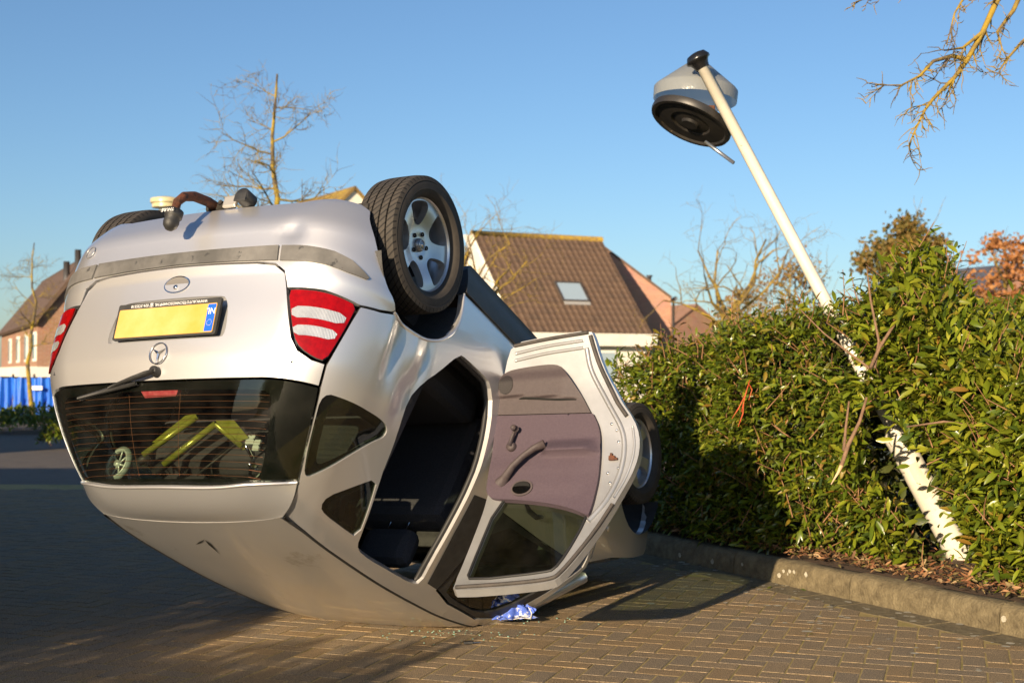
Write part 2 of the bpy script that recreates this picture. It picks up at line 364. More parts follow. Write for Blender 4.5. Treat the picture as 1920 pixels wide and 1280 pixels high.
for (y,x,ang) in bricks:
    z=rnd.uniform(-0.0003,0.0012); k=rnd.randrange(4)
    tx,ty=rnd.uniform(-.005,.005),rnd.uniform(-.005,.005)
    if (y,x,ang) in chosen:
        o=mobj('paver',pav_me[rnd.randrange(6)*4+k],road); o.location=(x,y,z); o.rotation_euler=(tx,ty,ang+rnd.uniform(-.008,.008))
    else:
        vs,fs=shapes[rnd.randrange(6)]; M=Matrix.Translation((x,y,z))@Matrix.Rotation(ang+rnd.uniform(-.008,.008),4,'Z')@Matrix.Rotation(tx,4,'X')@Matrix.Rotation(ty,4,'Y')
        stuffm.add([M@Vector(v) for v in vs],fs,False,k)
tag(stuffm.build('pavers',M_paver,road),kind='stuff')
jb=MB(); jb.add([(-7,4.0,-0.0019),kp(6.5,-0.02,-0.0019),kp(-6,-0.02,-0.0019),(-7,14.2,-0.0019)],[(0,1,2,3)])
jb.build('joint_sand',M_joint,road)
# straight row of channel slabs along the kerb
gq=0
for k in range(-8,30):
    m=MB(); m.box((-0.148,-0.10,-0.03),(0.148,0.096,0.002+rnd.uniform(-.002,.002)),0.005)
    c=kp(-3.0+k*0.302,-0.112,0); o=m.build('channel_slab',M_kerb,road); o.location=c; o.rotation_euler=(0,0,math.atan2(KD.y,KD.x))
# lichen spots on the paving
ls=MB()
for i in range(170):
    k=rnd.uniform(0.2,4.2); n=-abs(rnd.gauss(0.15,0.45)); c=kp(k,n,0.0035)
    if kcoord(c.x,c.y)[1]>-0.02: continue
    rr=rnd.uniform(.006,.022)*(1.6 if rnd.random()<.06 else 1); nn=7
    ls.add([(c.x+rr*rnd.uniform(.6,1.1)*math.cos(6.283*j/nn),c.y+rr*rnd.uniform(.6,1.1)*math.sin(6.283*j/nn),0.004) for j in range(nn)],[tuple(range(nn))])
tag(ls.build('lichen_spots',M_lichen,road),kind='stuff')
# kerb: concrete blocks with worn, rounded top edge
kerb=tag(empty('kerb',kp(2,0,0)),kind='structure')
KH=0.13
def kerb_block(L,seed):
    q=random.Random(seed); m=MB(); prof=[(0.0,-0.03),(0.004,0.06),(0.010,KH-0.035),(0.022,KH-0.012),(0.045,KH),(0.115,KH+0.002),(0.125,KH-0.01),(0.125,-0.03)]
    n=12; vs=[];fs=[]
    for i in range(n+1):
        for (a,z) in prof:
            d=0.004*noise.noise(Vector((i*0.3+seed*7,a*20,z*12)))
            vs.append((-L/2+L*i/n,a+d,z+(d if z>0.05 else 0)))
    k=len(prof)
    for i in range(n):
        for j in range(k-1): fs.append((i*k+j,i*k+j+1,(i+1)*k+j+1,(i+1)*k+j))
    fs.append(tuple(range(k))); fs.append(tuple(n*k+j for j in reversed(range(k))))
    m.add(vs,fs,True); return m
for i in range(-4,6):
    c=kp(i*1.003+0.35,0,0); o=kerb_block(0.995,i+20).build('kerb_stone',M_kerb,kerb,auto=0.9); o.location=c-Vector(kerb.location); o.rotation_euler=(0,0,math.atan2(KD.y,KD.x))
kl=MB()
for i in range(14):
    k=rnd.uniform(0.0,4.0); z=rnd.uniform(0.03,KH-0.03); rr=rnd.uniform(.006,.02); nn=8
    c=kp(k,-0.001+0.010*z/KH,z); kl.add([c+KD*rr*rnd.uniform(.6,1.1)*math.cos(6.283*j/nn)+Vector((0,0,rr*rnd.uniform(.6,1.1)*math.sin(6.283*j/nn)))-KN*0.004 for j in range(nn)],[tuple(range(nn))])
o=kl.build('lichen_spots',M_lichen,kerb); o.location=-Vector(kerb.location); tag(o,kind='stuff')
bd=MB(); nb=24
for i in range(nb+1):
    for j in range(9):
        p=kp(-7+13.5*i/nb,0.11+0.55*j); bd.v.append((p.x,p.y,0.125+0.03*noise.noise(Vector((p.x*2,p.y*2,0)))+(0 if j else 0.0)))
for i in range(nb):
    for j in range(8): bd.f.append((i*9+j,(i+1)*9+j,(i+1)*9+j+1,i*9+j+1)); bd.sm.append(True); bd.mi.append(0)
bed=tag(bd.build('planting_bed',M_soil),kind='structure')
def leaf_mat(name,cols,rough=0.4,trans=0.35):
    m=bpy.data.materials.new(name); m.use_nodes=True; t=m.node_tree; b=t.nodes['Principled BSDF']; setin(b,'Roughness',rough); setin(b,'Specular IOR Level',0.5)
    ge=t.nodes.new('ShaderNodeNewGeometry'); rp=t.nodes.new('ShaderNodeValToRGB'); rp.color_ramp.interpolation='LINEAR'
    els=rp.color_ramp.elements
    while len(els)<len(cols): els.new(0.5)
    for i,c in enumerate(cols): els[i].position=i/(len(cols)-1); els[i].color=(*c,1)
    t.links.new(ge.outputs['Random Per Island'],rp.inputs['Fac']); t.links.new(rp.outputs['Color'],b.inputs['Base Color'])
    tl=t.nodes.new('ShaderNodeBsdfTranslucent'); t.links.new(rp.outputs['Color'],tl.inputs[0])
    mx=t.nodes.new('ShaderNodeMixShader'); mx.inputs[0].default_value=trans; t.links.new(b.outputs[0],mx.inputs[1]); t.links.new(tl.outputs[0],mx.inputs[2]); t.links.new(mx.outputs[0],t.nodes['Material Output'].inputs[0])
    MATS[name]=m; return m
M_leaf=leaf_mat('laurel_leaf',[(0.035,0.058,0.009),(0.085,0.125,0.010),(0.14,0.175,0.013),(0.055,0.09,0.010),(0.20,0.215,0.017),(0.03,0.055,0.01)],0.28,0.24)
M_leafB=leaf_mat('young_leaf',[(0.155,0.20,0.015),(0.23,0.265,0.02),(0.085,0.13,0.012),(0.31,0.31,0.026),(0.05,0.085,0.012)],0.30,0.30)
M_leafO=leaf_mat('tip_leaf',[(0.20,0.17,0.02),(0.26,0.17,0.022),(0.14,0.15,0.02),(0.25,0.12,0.02)],0.45,0.3)
M_litter=leaf_mat('leaf_litter',[(0.20,0.07,0.03),(0.34,0.18,0.08),(0.09,0.045,0.025),(0.30,0.10,0.035),(0.40,0.27,0.14),(0.13,0.12,0.03),(0.15,0.07,0.035)],0.8,0.15)
def leaf_verts(L,W,bend,fold):
    # two halves either side of a midrib, arched along the length
    pts=[]; prof=((0.0,0.06),(0.28,0.85),(0.60,1.0),(0.86,0.5),(1.0,0.0))
    for t,ww in prof:
        z=-bend*L*t*t; pts.append(((t*L,0,z),(t*L,W*0.5*ww,z+fold*W*ww*0.5),(t*L,-W*0.5*ww,z+fold*W*ww*0.5)))
    vs=[];fs=[]
    for a in pts: vs+=list(a)
    for i in range(len(pts)-1):
        fs.append((i*3,(i+1)*3,(i+1)*3+1,i*3+1)); fs.append((i*3,i*3+2,(i+1)*3+2,(i+1)*3))
    return vs,fs
def leaf_frame(d,up,roll):
    d=d.normalized(); s=d.cross(up)
    if s.length<1e-4: s=d.orthogonal()
    s.normalize(); n=s.cross(d); s,n=s*math.cos(roll)+n*math.sin(roll), n*math.cos(roll)-s*math.sin(roll)
    return Matrix((d,s,n)).transposed()
lt=MB()
for i in range(4200):
    k=rnd.uniform(-2.0,4.4); n=0.10+abs(rnd.gauss(0,0.33)); c=kp(k,n,0.15+rnd.uniform(0,0.03))
    L=rnd.uniform(.018,.055); vs,fs=leaf_verts(L,L*rnd.uniform(.2,.42),rnd.uniform(-.5,.6),rnd.uniform(.1,.7))
    a=rnd.uniform(0,6.283); M=leaf_frame(Vector((math.cos(a),math.sin(a),rnd.uniform(-.2,.45))),Vector((0,0,1)),rnd.uniform(-.9,.9))
    lt.add([c+M@Vector(v) for v in vs],fs,True)
tag(lt.build('leaf_litter',M_litter,bed),kind='stuff')
#CARSURF
def interp(t,xs,ys):
    # monotone cubic-ish (Catmull) interpolation
    if t<=xs[0]: return ys[0]
    if t>=xs[-1]: return ys[-1]
    i=0
    while t>xs[i+1]: i+=1
    n=len(xs)
    def m(k):
        if k==0: return (ys[1]-ys[0])/(xs[1]-xs[0])
        if k==n-1: return (ys[-1]-ys[-2])/(xs[-1]-xs[-2])
        a=(ys[k]-ys[k-1])/(xs[k]-xs[k-1]);b=(ys[k+1]-ys[k])/(xs[k+1]-xs[k])
        if a*b<=0: return 0.0
        return 2*a*b/(a+b)
    h=xs[i+1]-xs[i];s=(t-xs[i])/h
    return (ys[i]*(1+2*s)*(1-s)**2+m(i)*h*s*(1-s)**2+ys[i+1]*s*s*(3-2*s)+m(i+1)*h*s*s*(s-1))
ZR=[0.20,0.30,0.42,0.55,0.605,0.66,0.85,0.98,1.07,1.24,1.41,1.47,1.53]
XR=[-0.33,-0.43,-0.485,-0.50,-0.495,-0.480,-0.470,-0.458,-0.430,-0.360,-0.258,-0.20,-0.08]
ZW=[0.18,0.28,0.45,0.60,0.78,0.95,1.07,1.20,1.33,1.41,1.46,1.495,1.515]
WW=[0.78,0.815,0.84,0.850,0.846,0.825,0.788,0.725,0.650,0.597,0.557,0.515,0.485]
XP=[-0.5,-0.2,0.3,0.9,1.8,2.4,2.8,3.06]
PW=[0.965,0.985,1.0,1.0,1.0,0.985,0.90,0.74]
XC=[-0.30,-0.05,0.3,0.7,1.1,1.4,1.6,1.72]
ZC=[1.46,1.525,1.558,1.570,1.560,1.53,1.49,1.45]
CR=0.27;HWN=0.80
def smooth(a,b,t):
    t=min(1,max(0,(t-a)/(b-a)));return t*t*(3-2*t)
def hw(x,z):
    if z>1.07:
        zt=roof_z(min(max(x,-0.02),1.6),0.485)
        z=1.07+(z-1.07)*0.445/(zt-1.07)
    return interp(z,ZW,WW)*interp(x,XP,PW)
def wall(u,z):
    """body wall: u = way round the plan outline from the tail's centre line"""
    a=HWN-CR;b=a+CR*math.pi/2
    if u<a: xn,yn=0.0,u
    elif u<b:
        t=(u-a)/CR; xn,yn=CR*(1-math.cos(t)),a+CR*math.sin(t)
    else: xn,yn=CR+u-b,HWN
    xn2=xn+0.055*(min(yn,HWN)/HWN)**2*(1-smooth(0.2,0.9,xn))
    xr=interp(z,ZR,XR)
    x=-0.48+xn2+(xr+0.48)*(1-smooth(0.0,1.1,xn))
    y=yn*hw(x,z)/HWN
    return (x,y,z)
UB=HWN-CR+CR*math.pi/2
def uside(x):  return x+0.48-CR+UB   # u on the straight side for a given x (front of the falloff)
def roof_z(x,y):
    zc=interp(x,XC,ZC)
    q=abs(y)/0.50
    return zc-0.026*q**2-0.012*q**6
#ENDCARSURF
# ---------------------------------------------------------------- the overturned car (car frame: x forward from the rear axle, y left, z up)
CR3=Matrix(((0.43461,0.88375,-0.17349),(0.45499,-0.04921,0.88914),(0.77724,-0.46536,-0.42348)))
CT3=Vector((-1.01643,-0.61524,5.79639))
cp,sp=math.cos(PITCH),math.sin(PITCH)
CW=Matrix(((1,0,0),(0,sp,cp),(0,-cp,sp)))
CARM=Matrix.Translation(CW@CT3+Vector((0,0,CAM_H)))@(CW@CR3).to_4x4()
CARI=CARM.inverted()
C0=Vector((1.45,0,1.53))
car=empty('overturned_car'); car.matrix_world=CARM@Matrix.Translation(C0)
tag(car,'silver compact hatchback lying upside down on its roof, one rear door hanging open','car')
def crush(p):
    q=CARM@Vector(p)
    if q.z<0.006: q.z=0.006+0.0 ; return CARI@q
    return Vector(p)
def wallS(u,z):
    x,y,z=wall(abs(u),z); return (x,y if u>=0 else -y,z)
DENTS=[(1.03,0.82,0.05,0.12,-0.022),(0.965,0.80,0.03,0.10,0.010),(1.20,0.93,0.07,0.09,-0.016),(1.10,1.00,0.05,0.05,0.006),(1.16,0.78,0.035,0.08,0.008),(0.90,0.95,0.08,0.10,-0.006),(1.25,0.80,0.03,0.10,-0.012)]
def wallL(u,z):
    x,y,z=wall(u,z)
    d=0
    for a,b,ra,rb,k in DENTS:
        q=((u-a)/ra)**2+((z-b)/rb)**2
        if q<9: d+=k*math.exp(-q)
    return (x,y+d,z)
def wallR(u,z): x,y,z=wall(u,z); return (x,-y,z)
def UX(x): return x+1.164
def usolve(x):
    z=ztop(x); a,b=0.5,3.2
    for _ in range(40):
        c=(a+b)/2
        if wall(c,z)[0]<x: a=c
        else: b=c
    return (a,z)
def ztop(x): return roof_z(min(max(x,-0.02),1.6),0.485)
# --- rear bumper
U_ar=[(0.762,0.358),(0.804,0.444),(0.856,0.543),(0.903,0.622),(0.955,0.682)]
rt=[(0.0,0.604),(0.2,0.607),(0.38,0.612),(0.462,0.622),(0.51,0.655),(0.530,0.722),(0.60,0.719),(0.67,0.716),(0.735,0.724),(0.80,0.733),(0.88,0.715),(0.94,0.694)]
lowB=[(0.745,0.31),(0.70,0.285),(0.60,0.275),(0.52,0.29),(0.45,0.305),(0.2,0.305),(0.0,0.305)]
half=rt+[(0.955,0.682)]+U_ar[::-1][1:]+lowB
bo=half+[(-a,b) for a,b in half[::-1][1:-1]]
def bumper_fn(u,z):
    x,y,z2=wallS(u,z)
    # soft rolled step above and below the rub strip, dent on the left corner
    d=0.010*math.exp(-((z-0.44)/0.05)**2)+0.012*math.exp(-((z-0.655)/0.035)**2)*(1 if abs(u)>0.4 else 0.4)
    e=-0.016*math.exp(-((u-0.50)/0.05)**2-((z-0.47)/0.05)**2)
    s=1 if u>=0 else -1; k=min(1,max(0,(abs(u)-0.53)/0.42)); 
    return (x-(d+e)*(1-k),y+s*(d+e)*k,z2)
bumper=patch('rear_bumper',bo,bumper_fn,M_paint,car,0.03,thick=0.03)
sm_=lambda o:chaikin(o,2)
st_mid=[(-0.462,0.548),(0.462,0.548),(0.470,0.612),(0.30,0.607),(0.0,0.602),(-0.30,0.607),(-0.470,0.612)]
patch('rub_strip',st_mid,bumper_fn,M_strip,bumper,0.03,off=0.009,thick=0.012)
sideS=[(0.476,0.549),(0.584,0.553),(0.682,0.558),(0.748,0.575),(0.795,0.604),(0.815,0.621),(0.805,0.630),(0.74,0.629),(0.658,0.619),(0.559,0.618),(0.482,0.614)]
patch('rub_strip',sideS,bumper_fn,M_strip,bumper,0.03,off=0.008,thick=0.012)
patch('rub_strip',[(-a,b) for a,b in sideS],bumper_fn,M_strip,bumper,0.03,off=0.008,thick=0.012)
m=MB()
for i in range(24): pass
ring=[bumper_fn(a,b) for a,b in ellipse((-0.558,0.475),0.028,0.026,20)]
m.tube([Vector(q)+Vector((-0.004,0,0)) for q in ring]+[Vector(ring[0])+Vector((-0.004,0,0))],0.0022,5); m.build('towing_eye_cover',M_paint_in,bumper)
# --- tailgate: lower panel with plate recess
tgh=[(0.0,0.611),(0.2,0.614),(0.375,0.619),(0.455,0.629),(0.502,0.660),(0.522,0.715),(0.540,0.77),(0.566,0.843),(0.600,0.926),(0.636,0.972),(0.694,0.996),(0.741,0.998),(0.741,1.072)]
tg=tgh+[(0.5,1.076),(0.25,1.079),(0.0,1.080)]
tgo=tg+[(-a,b) for a,b in tg[::-1][1:-1]]
rec=sm_([(-0.31,0.915),(-0.275,0.755),(-0.22,0.742),(0.22,0.742),(0.275,0.755),(0.31,0.915),(0.27,0.925),(-0.27,0.925)])
tailgate=patch('tailgate',tgo,wallS,M_paint,car,0.0265,holes=[rec],thick=0.025)
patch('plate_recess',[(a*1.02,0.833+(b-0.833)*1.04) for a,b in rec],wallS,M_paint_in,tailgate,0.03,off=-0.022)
def plate_fn(u,z): 
    k=(z-0.84)*0.14; return (-0.470+k,u,z)
pf=patch('plate_holder',rrect(-0.268,0.762,0.268,0.912,0.008),plate_fn,M_blackp,tailgate,0.05,thick=0.012,off=0.010)
pl=patch('number_plate',rrect(-0.255,0.786,0.255,0.905,0.006),plate_fn,M_plate,tailgate,0.05,thick=0.004,off=0.0135)
patch('country_band',rrect(0.212,0.790,0.252,0.901,0.003),plate_fn,M_euro,tailgate,0.05,off=0.0148)
def on_plate(me,u,z,name,mt,off=0.0152):
    # letters read the right way up on an upright car: plate's reading direction is -y, its up +z, its face -x
    me.materials.clear(); me.materials.append(mt); o=mobj(name,me,tailgate)
    p=Vector(plate_fn(u,z)); 
    o.matrix_local=Matrix.Translation(p+Vector((-off,0,0)))@Matrix(((0,0.14,-1,0),(-1,0,0,0),(0,1,0.14,0),(0,0,0,1)))
    return o
on_plate(text_mesh('NL',0.036),0.232,0.820,'lettering',M_white,0.0158)
on_plate(text_mesh('WWW.AUTOTECHNOSCHAMP.NL \u260e 024-3735518',0.0175,0.0003),-0.0,0.774,'lettering',M_white,0.0112)
stars=MB()
for i in range(12):
    t=2*math.pi*i/12; c=(0.232+0.012*math.cos(t),0.868+0.012*math.sin(t))
    p=Vector(plate_fn(*c))+Vector((-0.0156,0,0)); 
    stars.add([p+Vector((0,0.0018*(1 if j%2==0 else .45)*math.cos(j*math.pi/5),0.0018*(1 if j%2==0 else .45)*math.sin(j*math.pi/5))) for j in range(10)],[tuple(range(10))])
stars.build('ring_of_stars',mat('star_yellow',(0.8,0.65,0.05),None,rough=.5),tailgate)
# lock handle: oval bowl, one half painted dark for its shade, with key barrel
patch('lock_surround',ellipse((0.0,0.682),0.066,0.038,32),wallS,M_chrome,tailgate,0.02,off=0.003,thick=0.004)
patch('lock_bowl',ellipse((0.0,0.682),0.060,0.033,32),wallS,M_paint,tailgate,0.02,off=0.0045)
patch('lock_shade_patch',[(0.058*math.cos(t),0.680-0.031*math.sin(t)) for t in [math.pi*i/14 for i in range(15)]],wallS,mat('lock_shadow',(0.22,0.205,0.19),None,rough=.5,metal=.5),tailgate,0.02,off=0.0055)  # flat dark patch painted as the shade in the bowl
m=MB(); px_=Vector(wallS(0,0.695)); m.lathe([(0.0,0.006),(0.008,0.006),(0.010,0.003),(0.010,0)],Matrix.Translation(px_+Vector((-0.005,0,0)))@Matrix.Rotation(-math.pi/2,4,'Y'),16); m.build('key_barrel',M_chrome,tailgate)
# emblem: three-pointed star in a ring
def emblem(R,parent,M,name='emblem',rt=None):
    m=MB(); rt=rt or R*0.06; n=40
    m.tube([M@Vector((R*math.cos(2*math.pi*i/n),R*math.sin(2*math.pi*i/n),0)) for i in range(n+1)],rt,6,False)
    for k in range(3):
        a=math.pi/2+k*2*math.pi/3; d=Vector((math.cos(a),math.sin(a),0)); s=Vector((-d.y,d.x,0)); w_=R*0.16
        vs=[Vector((0,0,rt*1.6)),s*w_*0.9+d*w_*0.5,-s*w_*0.9+d*w_*0.5,d*R*0.97]
        m.add([M@v for v in vs],[(0,3,1),(0,2,3),(0,1,2)])
    return m.build(name,M_chrome,parent)
ps=Vector(wallS(0,0.981)); ME=Matrix.Translation(ps+Vector((-0.006,0,0)))@Matrix(((0,0.1,-1,0),(-1,0,0,0),(0,1,0.1,0),(0,0,0,1)))
emblem(0.043,tailgate,ME)
# --- rear window
gz=lambda a:1.442-0.062*abs(a/0.785)**4
gl=[(0.742,1.082)]+[(0.765,1.235),(0.787,gz(0.787)+0.0)]+[(a,gz(a)) for a in (0.7,0.58,0.4,0.2,0.0)]
glass_o=[(0.0,1.088),(0.4,1.086)]+gl
glo=glass_o+[(-a,b) for a,b in glass_o[::-1][1:-1]]
inn=[(0.0,1.118),(0.5,1.118),(0.587,1.126),(0.612,1.25),(0.632,1.388),(0.60,1.415),(0.3,1.422),(0.0,1.424)]
inner=inn+[(-a,b) for a,b in inn[::-1][1:-1]]
rw=patch('rear_window',glo,wallS,M_glass,tailgate,0.05,off=-0.002)
patch('window_border',glo,wallS,M_frit,tailgate,0.04,holes=[sm_(inner)],off=-0.006)
hl=MB()
for i in range(13):
    z=1.136+i*0.0225; a=0.575+0.05*(z-1.13)/0.26
    hl.tube([Vector(wallS(-a+2*a*k/24,z))+Vector((0.004,0,0)) for k in range(25)],0.0008,4,False)
for a in (-0.16,0.13): hl.tube([Vector(wallS(a,1.13+0.28*k/8))+Vector((0.004,0,0)) for k in range(9)],0.0009,4,False)
hl.build('heating_lines',mat('heater_print',(0.22,0.075,0.03),None,rough=.6),tailgate)
patch('high_brake_light',[(-0.10,1.116),(0.11,1.114),(0.10,1.140),(-0.075,1.143)],wallS,mat('brake_lens',(0.45,0.03,0.06),(0.6,0.12,0.15),60,.3),tailgate,0.03,off=-0.010,thick=.02)
# wiper
def wp(u,z,o): 
    p=Vector(wallS(u,z)); return p+Vector((-o,0,0.3*o))
m=MB(); m.lathe([(0.0,0.034),(0.015,0.034),(0.019,0.026),(0.021,0.0)],Matrix.Translation(wp(0.0,1.053,-0.002))@Matrix.Rotation(-math.pi/2,4,'Y'),20)
m.tube([wp(0.012,1.051,0.028),wp(-0.03,1.060,0.032),wp(-0.10,1.075,0.034),wp(-0.20,1.094,0.030),wp(-0.25,1.104,0.024)],[0.013,0.015,0.013,0.009,0.007],8,flat=0.6)
m.tube([wp(-0.10,1.092,0.016),wp(-0.25,1.108,0.018),wp(-0.46,1.130,0.014)],[0.006,0.008,0.005],6,flat=1.4)
m.tube([wp(-0.10,1.096,0.006),wp(-0.46,1.136,0.005)],0.004,4)
m.build('wiper',M_blackp,tailgate)
# --- spoiler panel above the window
def lipz(a): return 1.452-0.066*abs(a)**4
def spoil(a,b):
    L=Vector(wallS(a*0.79,lipz(a))); L.x-=0.018*(1-a*a)+0.004
    G=Vector((-0.052+0.012*a*a,a*0.466,0)); G.z=roof_z(G.x,G.y)
    p=L.lerp(G,b); p.z+=0.022*math.sin(math.pi*min(1,b*0.9+0.1))*(1-0.5*a*a); 
    s=1 if a>0 else -1; k=max(0,abs(a)-0.8)/0.2; p.y+=s*0.012*k*math.sin(math.pi*b)
    return tuple(p)
sp_=patch('spoiler',[(-1,0),(1,0),(1,1),(-1,1)],spoil,M_paint,tailgate,0.07,thick=0.022)
m=MB(); m.tube([Vector(spoil(-1+2*i/40,0.0))+Vector((-.001,0,-.003)) for i in range(41)],0.0065,8); m.build('spoiler_lip',M_paint,tailgate)
# --- tail lights
TL=[(0.544,0.737),(0.578,0.733),(0.668,0.729),(0.731,0.735),(0.788,0.745),(0.776,0.812),(0.758,0.905),(0.739,0.985),(0.699,0.983),(0.645,0.960),(0.613,0.922),(0.580,0.843)]
def tail_light(fn,sg):
    o=patch('tail_light',chaikin(TL,1),fn,M_red,car,0.02,off=0.007,thick=0.015)
    patch('gasket',[(0.668+(a-0.668)*1.035,0.855+(b-0.855)*1.03) for a,b in chaikin(TL,1)],fn,M_rubber,o,0.03,off=0.001)
    for q in ([(0.572,0.803),(0.66,0.794),(0.765,0.795),(0.760,0.838),(0.66,0.839),(0.584,0.850)],[(0.594,0.878),(0.67,0.867),(0.752,0.867),(0.745,0.906),(0.67,0.908),(0.612,0.916)]):
        patch('clear_lens',chaikin(q,1),fn,M_clear,o,0.015,off=0.0085)
    return o
tail_light(wallL,1); tail_light(wallR,-1)
# --- body sides
QG=sm_([(0.760,1.090),(0.85,1.084),(0.97,1.078),(1.08,1.072),(1.160,1.080),(1.172,1.115),(1.10,1.158),(0.976,1.252),(0.876,1.326),(0.808,1.370),(0.786,1.30),(0.772,1.20)])
TR=chaikin([(0.942,1.425),(0.965,1.385),(1.106,1.323),(1.275,1.245),(1.330,1.33),(1.410,1.452),(1.212,1.448),(1.0,1.440)],1)
RD=chaikin([(1.512,0.622),(1.378,0.765),(1.293,0.842),(1.239,0.942),(1.237,1.058),(1.262,1.141),(1.290,1.240),(1.425,1.455),(1.48,1.482),(1.62,1.490),(1.810,1.488),(1.97,1.486),(2.025,1.470),(1.985,1.38),(1.955,1.246),(1.925,1.087),(1.90,0.892),(1.865,0.70),(1.80,0.618),(1.74,0.612),(1.576,0.612)],1)
FD=[(2.205,0.42),(2.195,0.80),(2.185,1.1),(2.150,1.46),(2.30,1.478),(2.60,1.462),(2.78,1.40),(2.95,1.22),(3.11,1.03),(3.13,0.80),(3.12,0.42)]
arch=[(0.985,0.692),(1.065,0.705),(1.184,0.697),(1.309,0.656),(1.402,0.594),(1.461,0.518),(1.481,0.434),(1.476,0.345)]
def side(fn,nm,left):
    o=[(0.806,0.742),(0.89,0.724),(0.955,0.700)]+arch+[(1.7,0.336),(2.4,0.336),(3.135,0.336),(3.15,0.8),(3.14,1.02)]
    o+=[(UX(x),z) for x,z in ((1.86,1.18),(1.74,1.33))]
    o+=[usolve(1.62-1.64*i/30) for i in range(31)]
    o+=[(0.778,1.484),(0.788,1.464),(0.795,1.44),(0.798,1.415),(0.797,1.39),(0.774,1.235),(0.752,1.075),(0.751,1.0),(0.768,0.91),(0.788,0.81)]
    return patch(nm,o,fn,M_paint,car,0.03,holes=[QG,TR,RD,FD],thick=0.028,post=crush)
sideL=side(wallL,'body_side',True); sideR=side(wallR,'body_side',False)
for fn,par in ((wallL,sideL),(wallR,sideR)):
    patch('quarter_window',QG,fn,M_sideglass,par,0.05,off=-0.006)
    patch('window_border',[(1.0+(a-0.985)*1.02,1.2+(b-1.2)*1.03) for a,b in QG],fn,M_frit,par,0.04,holes=[[(0.985+(a-0.985)*0.80,1.19+(b-1.19)*0.72) for a,b in QG]],off=-0.012)
    patch('triangle_window',TR,fn,M_sideglass,par,0.05,off=-0.006)
    patch('window_border',[(1.2+(a-1.2)*1.02,1.38+(b-1.38)*1.04) for a,b in TR],fn,M_frit,par,0.04,holes=[[(1.21+(a-1.2)*0.80,1.385+(b-1.38)*0.72) for a,b in TR]],off=-0.012)
    # arch lip, door seal round the opening, black sill
    m=MB(); m.tube([Vector(fn(a,b)) for a,b in chaikin([(0.96,0.690)]+arch,2,False)],0.007,6); m.build('arch_lip',M_paint,par)
    m=MB(); cen=Vector((0.6,0,0.9)); q=[]
    for a,b in densify(RD,0.05):
        p=Vector(fn(a,b)); q.append(p+Vector((0,-0.034 if fn is wallL else 0.034,0)))
    m.tube(q+[q[0]],0.013,6,False); m.build('door_seal',M_rubber,par)
    patch('sill_trim',[(1.48,0.335),(1.485,0.20),(1.52,0.165),(3.12,0.165),(3.14,0.335)],fn,M_blackp,par,0.06,off=0.010,thick=0.05,post=crush)
    # closed front door with its glass
    win=[(2.22,1.10),(2.19,1.44),(2.32,1.455),(2.58,1.44),(2.74,1.37),(2.90,1.21),(3.03,1.06),(2.7,1.075)]
    FDs=[(2.667+(a-2.667)*0.985,0.95+(b-0.95)*0.985) for a,b in FD]
    d=patch('front_door',[q for q in FDs if q[1]<1.0 and q[0]<2.6]+[(2.195,1.062),(2.6,1.055),(3.06,1.035)]+[q for q in FDs if q[1]<1.0 and q[0]>2.6],fn,M_paint,car,0.04,off=-0.002,thick=0.03,post=crush)
    patch('window_frame',[(2.196,1.066),(2.19,1.1)]+[q for q in FDs if q[1]>1.15]+[(3.06,1.04),(2.6,1.06)],fn,M_blackp,d,0.04,holes=[chaikin(win,1)],off=-0.001,thick=0.03,post=crush)
    patch('pillar_trim',[(2.060,1.455),(2.020,1.36),(1.985,1.246),(1.958,1.08),(2.202,1.04),(2.183,1.1),(2.148,1.455)],fn,M_blackp,par,0.04,off=0.003)
    patch('window_glass',chaikin(win,1),fn,M_sideglass,d,0.08,off=-0.012,post=crush)
    m=MB(); m.tube([Vector(fn(a,b)) for a,b in ((2.36,0.965),(2.42,0.985),(2.50,0.985),(2.55,0.965))],[0.008,0.013,0.013,0.008],8); m.build('door_handle',M_blackp,d)
    # front wing
    s=1 if fn is wallL else -1
    fo=[(1.985,0.36),(2.09,0.36)]+[(2.423-0.345*math.cos(t),0.30+0.365*math.sin(t)) for t in [math.pi*i/16 for i in range(17)]]+[(2.78,0.38),(2.86,0.44),(2.87,0.58),(2.75,0.69),(2.5,0.79),(2.2,0.89),(1.99,0.985)]
    fw=patch('front_wing',fo,(lambda x,z,s=s:(x,s*hw(x,z),z)),M_paint,car,0.05,thick=0.03,post=crush)
    m=MB(); c=Vector((2.082,s*(hw(2.082,0.774)+0.002),0.774)); m.lathe([(0,0.008),(0.012,0.007),(0.017,0.0)],Matrix.Translation(c)@Matrix.Rotation(-s*math.pi/2,4,'X'),16); m.build('side_repeater',mat('amber_lens',(0.75,0.55,0.35),None,rough=.2,coat=.5),fw)
    # wheel housings
    for xc,zc in ((0.0,0.36),(2.423,0.33)):
        m=MB(); m.lathe([(0.335,0.0),(0.33,0.30),(0.0,0.31)],Matrix.Translation((xc,s*0.825,zc))@Matrix.Rotation(s*math.pi/2,4,'X'),24,a0=0.12 if s>0 else math.pi+0.42,a1=math.pi-0.42 if s>0 else 2*math.pi-0.12); m.build('wheel_housing',M_blackp,car)
# closed rear door on the far side
dR=patch('rear_door',[(1.66+(a-1.66)*0.985,1.05+(b-1.05)*0.985) for a,b in RD],wallR,M_paint,car,0.05,holes=[[(1.36,1.11),(1.52,1.43),(2.02,1.44),(2.02,1.10)]],off=-0.003,thick=0.03)
patch('window_glass',[(1.36,1.11),(1.52,1.43),(2.02,1.44),(2.02,1.10)],wallR,M_sideglass,dR,0.1,off=-0.012)
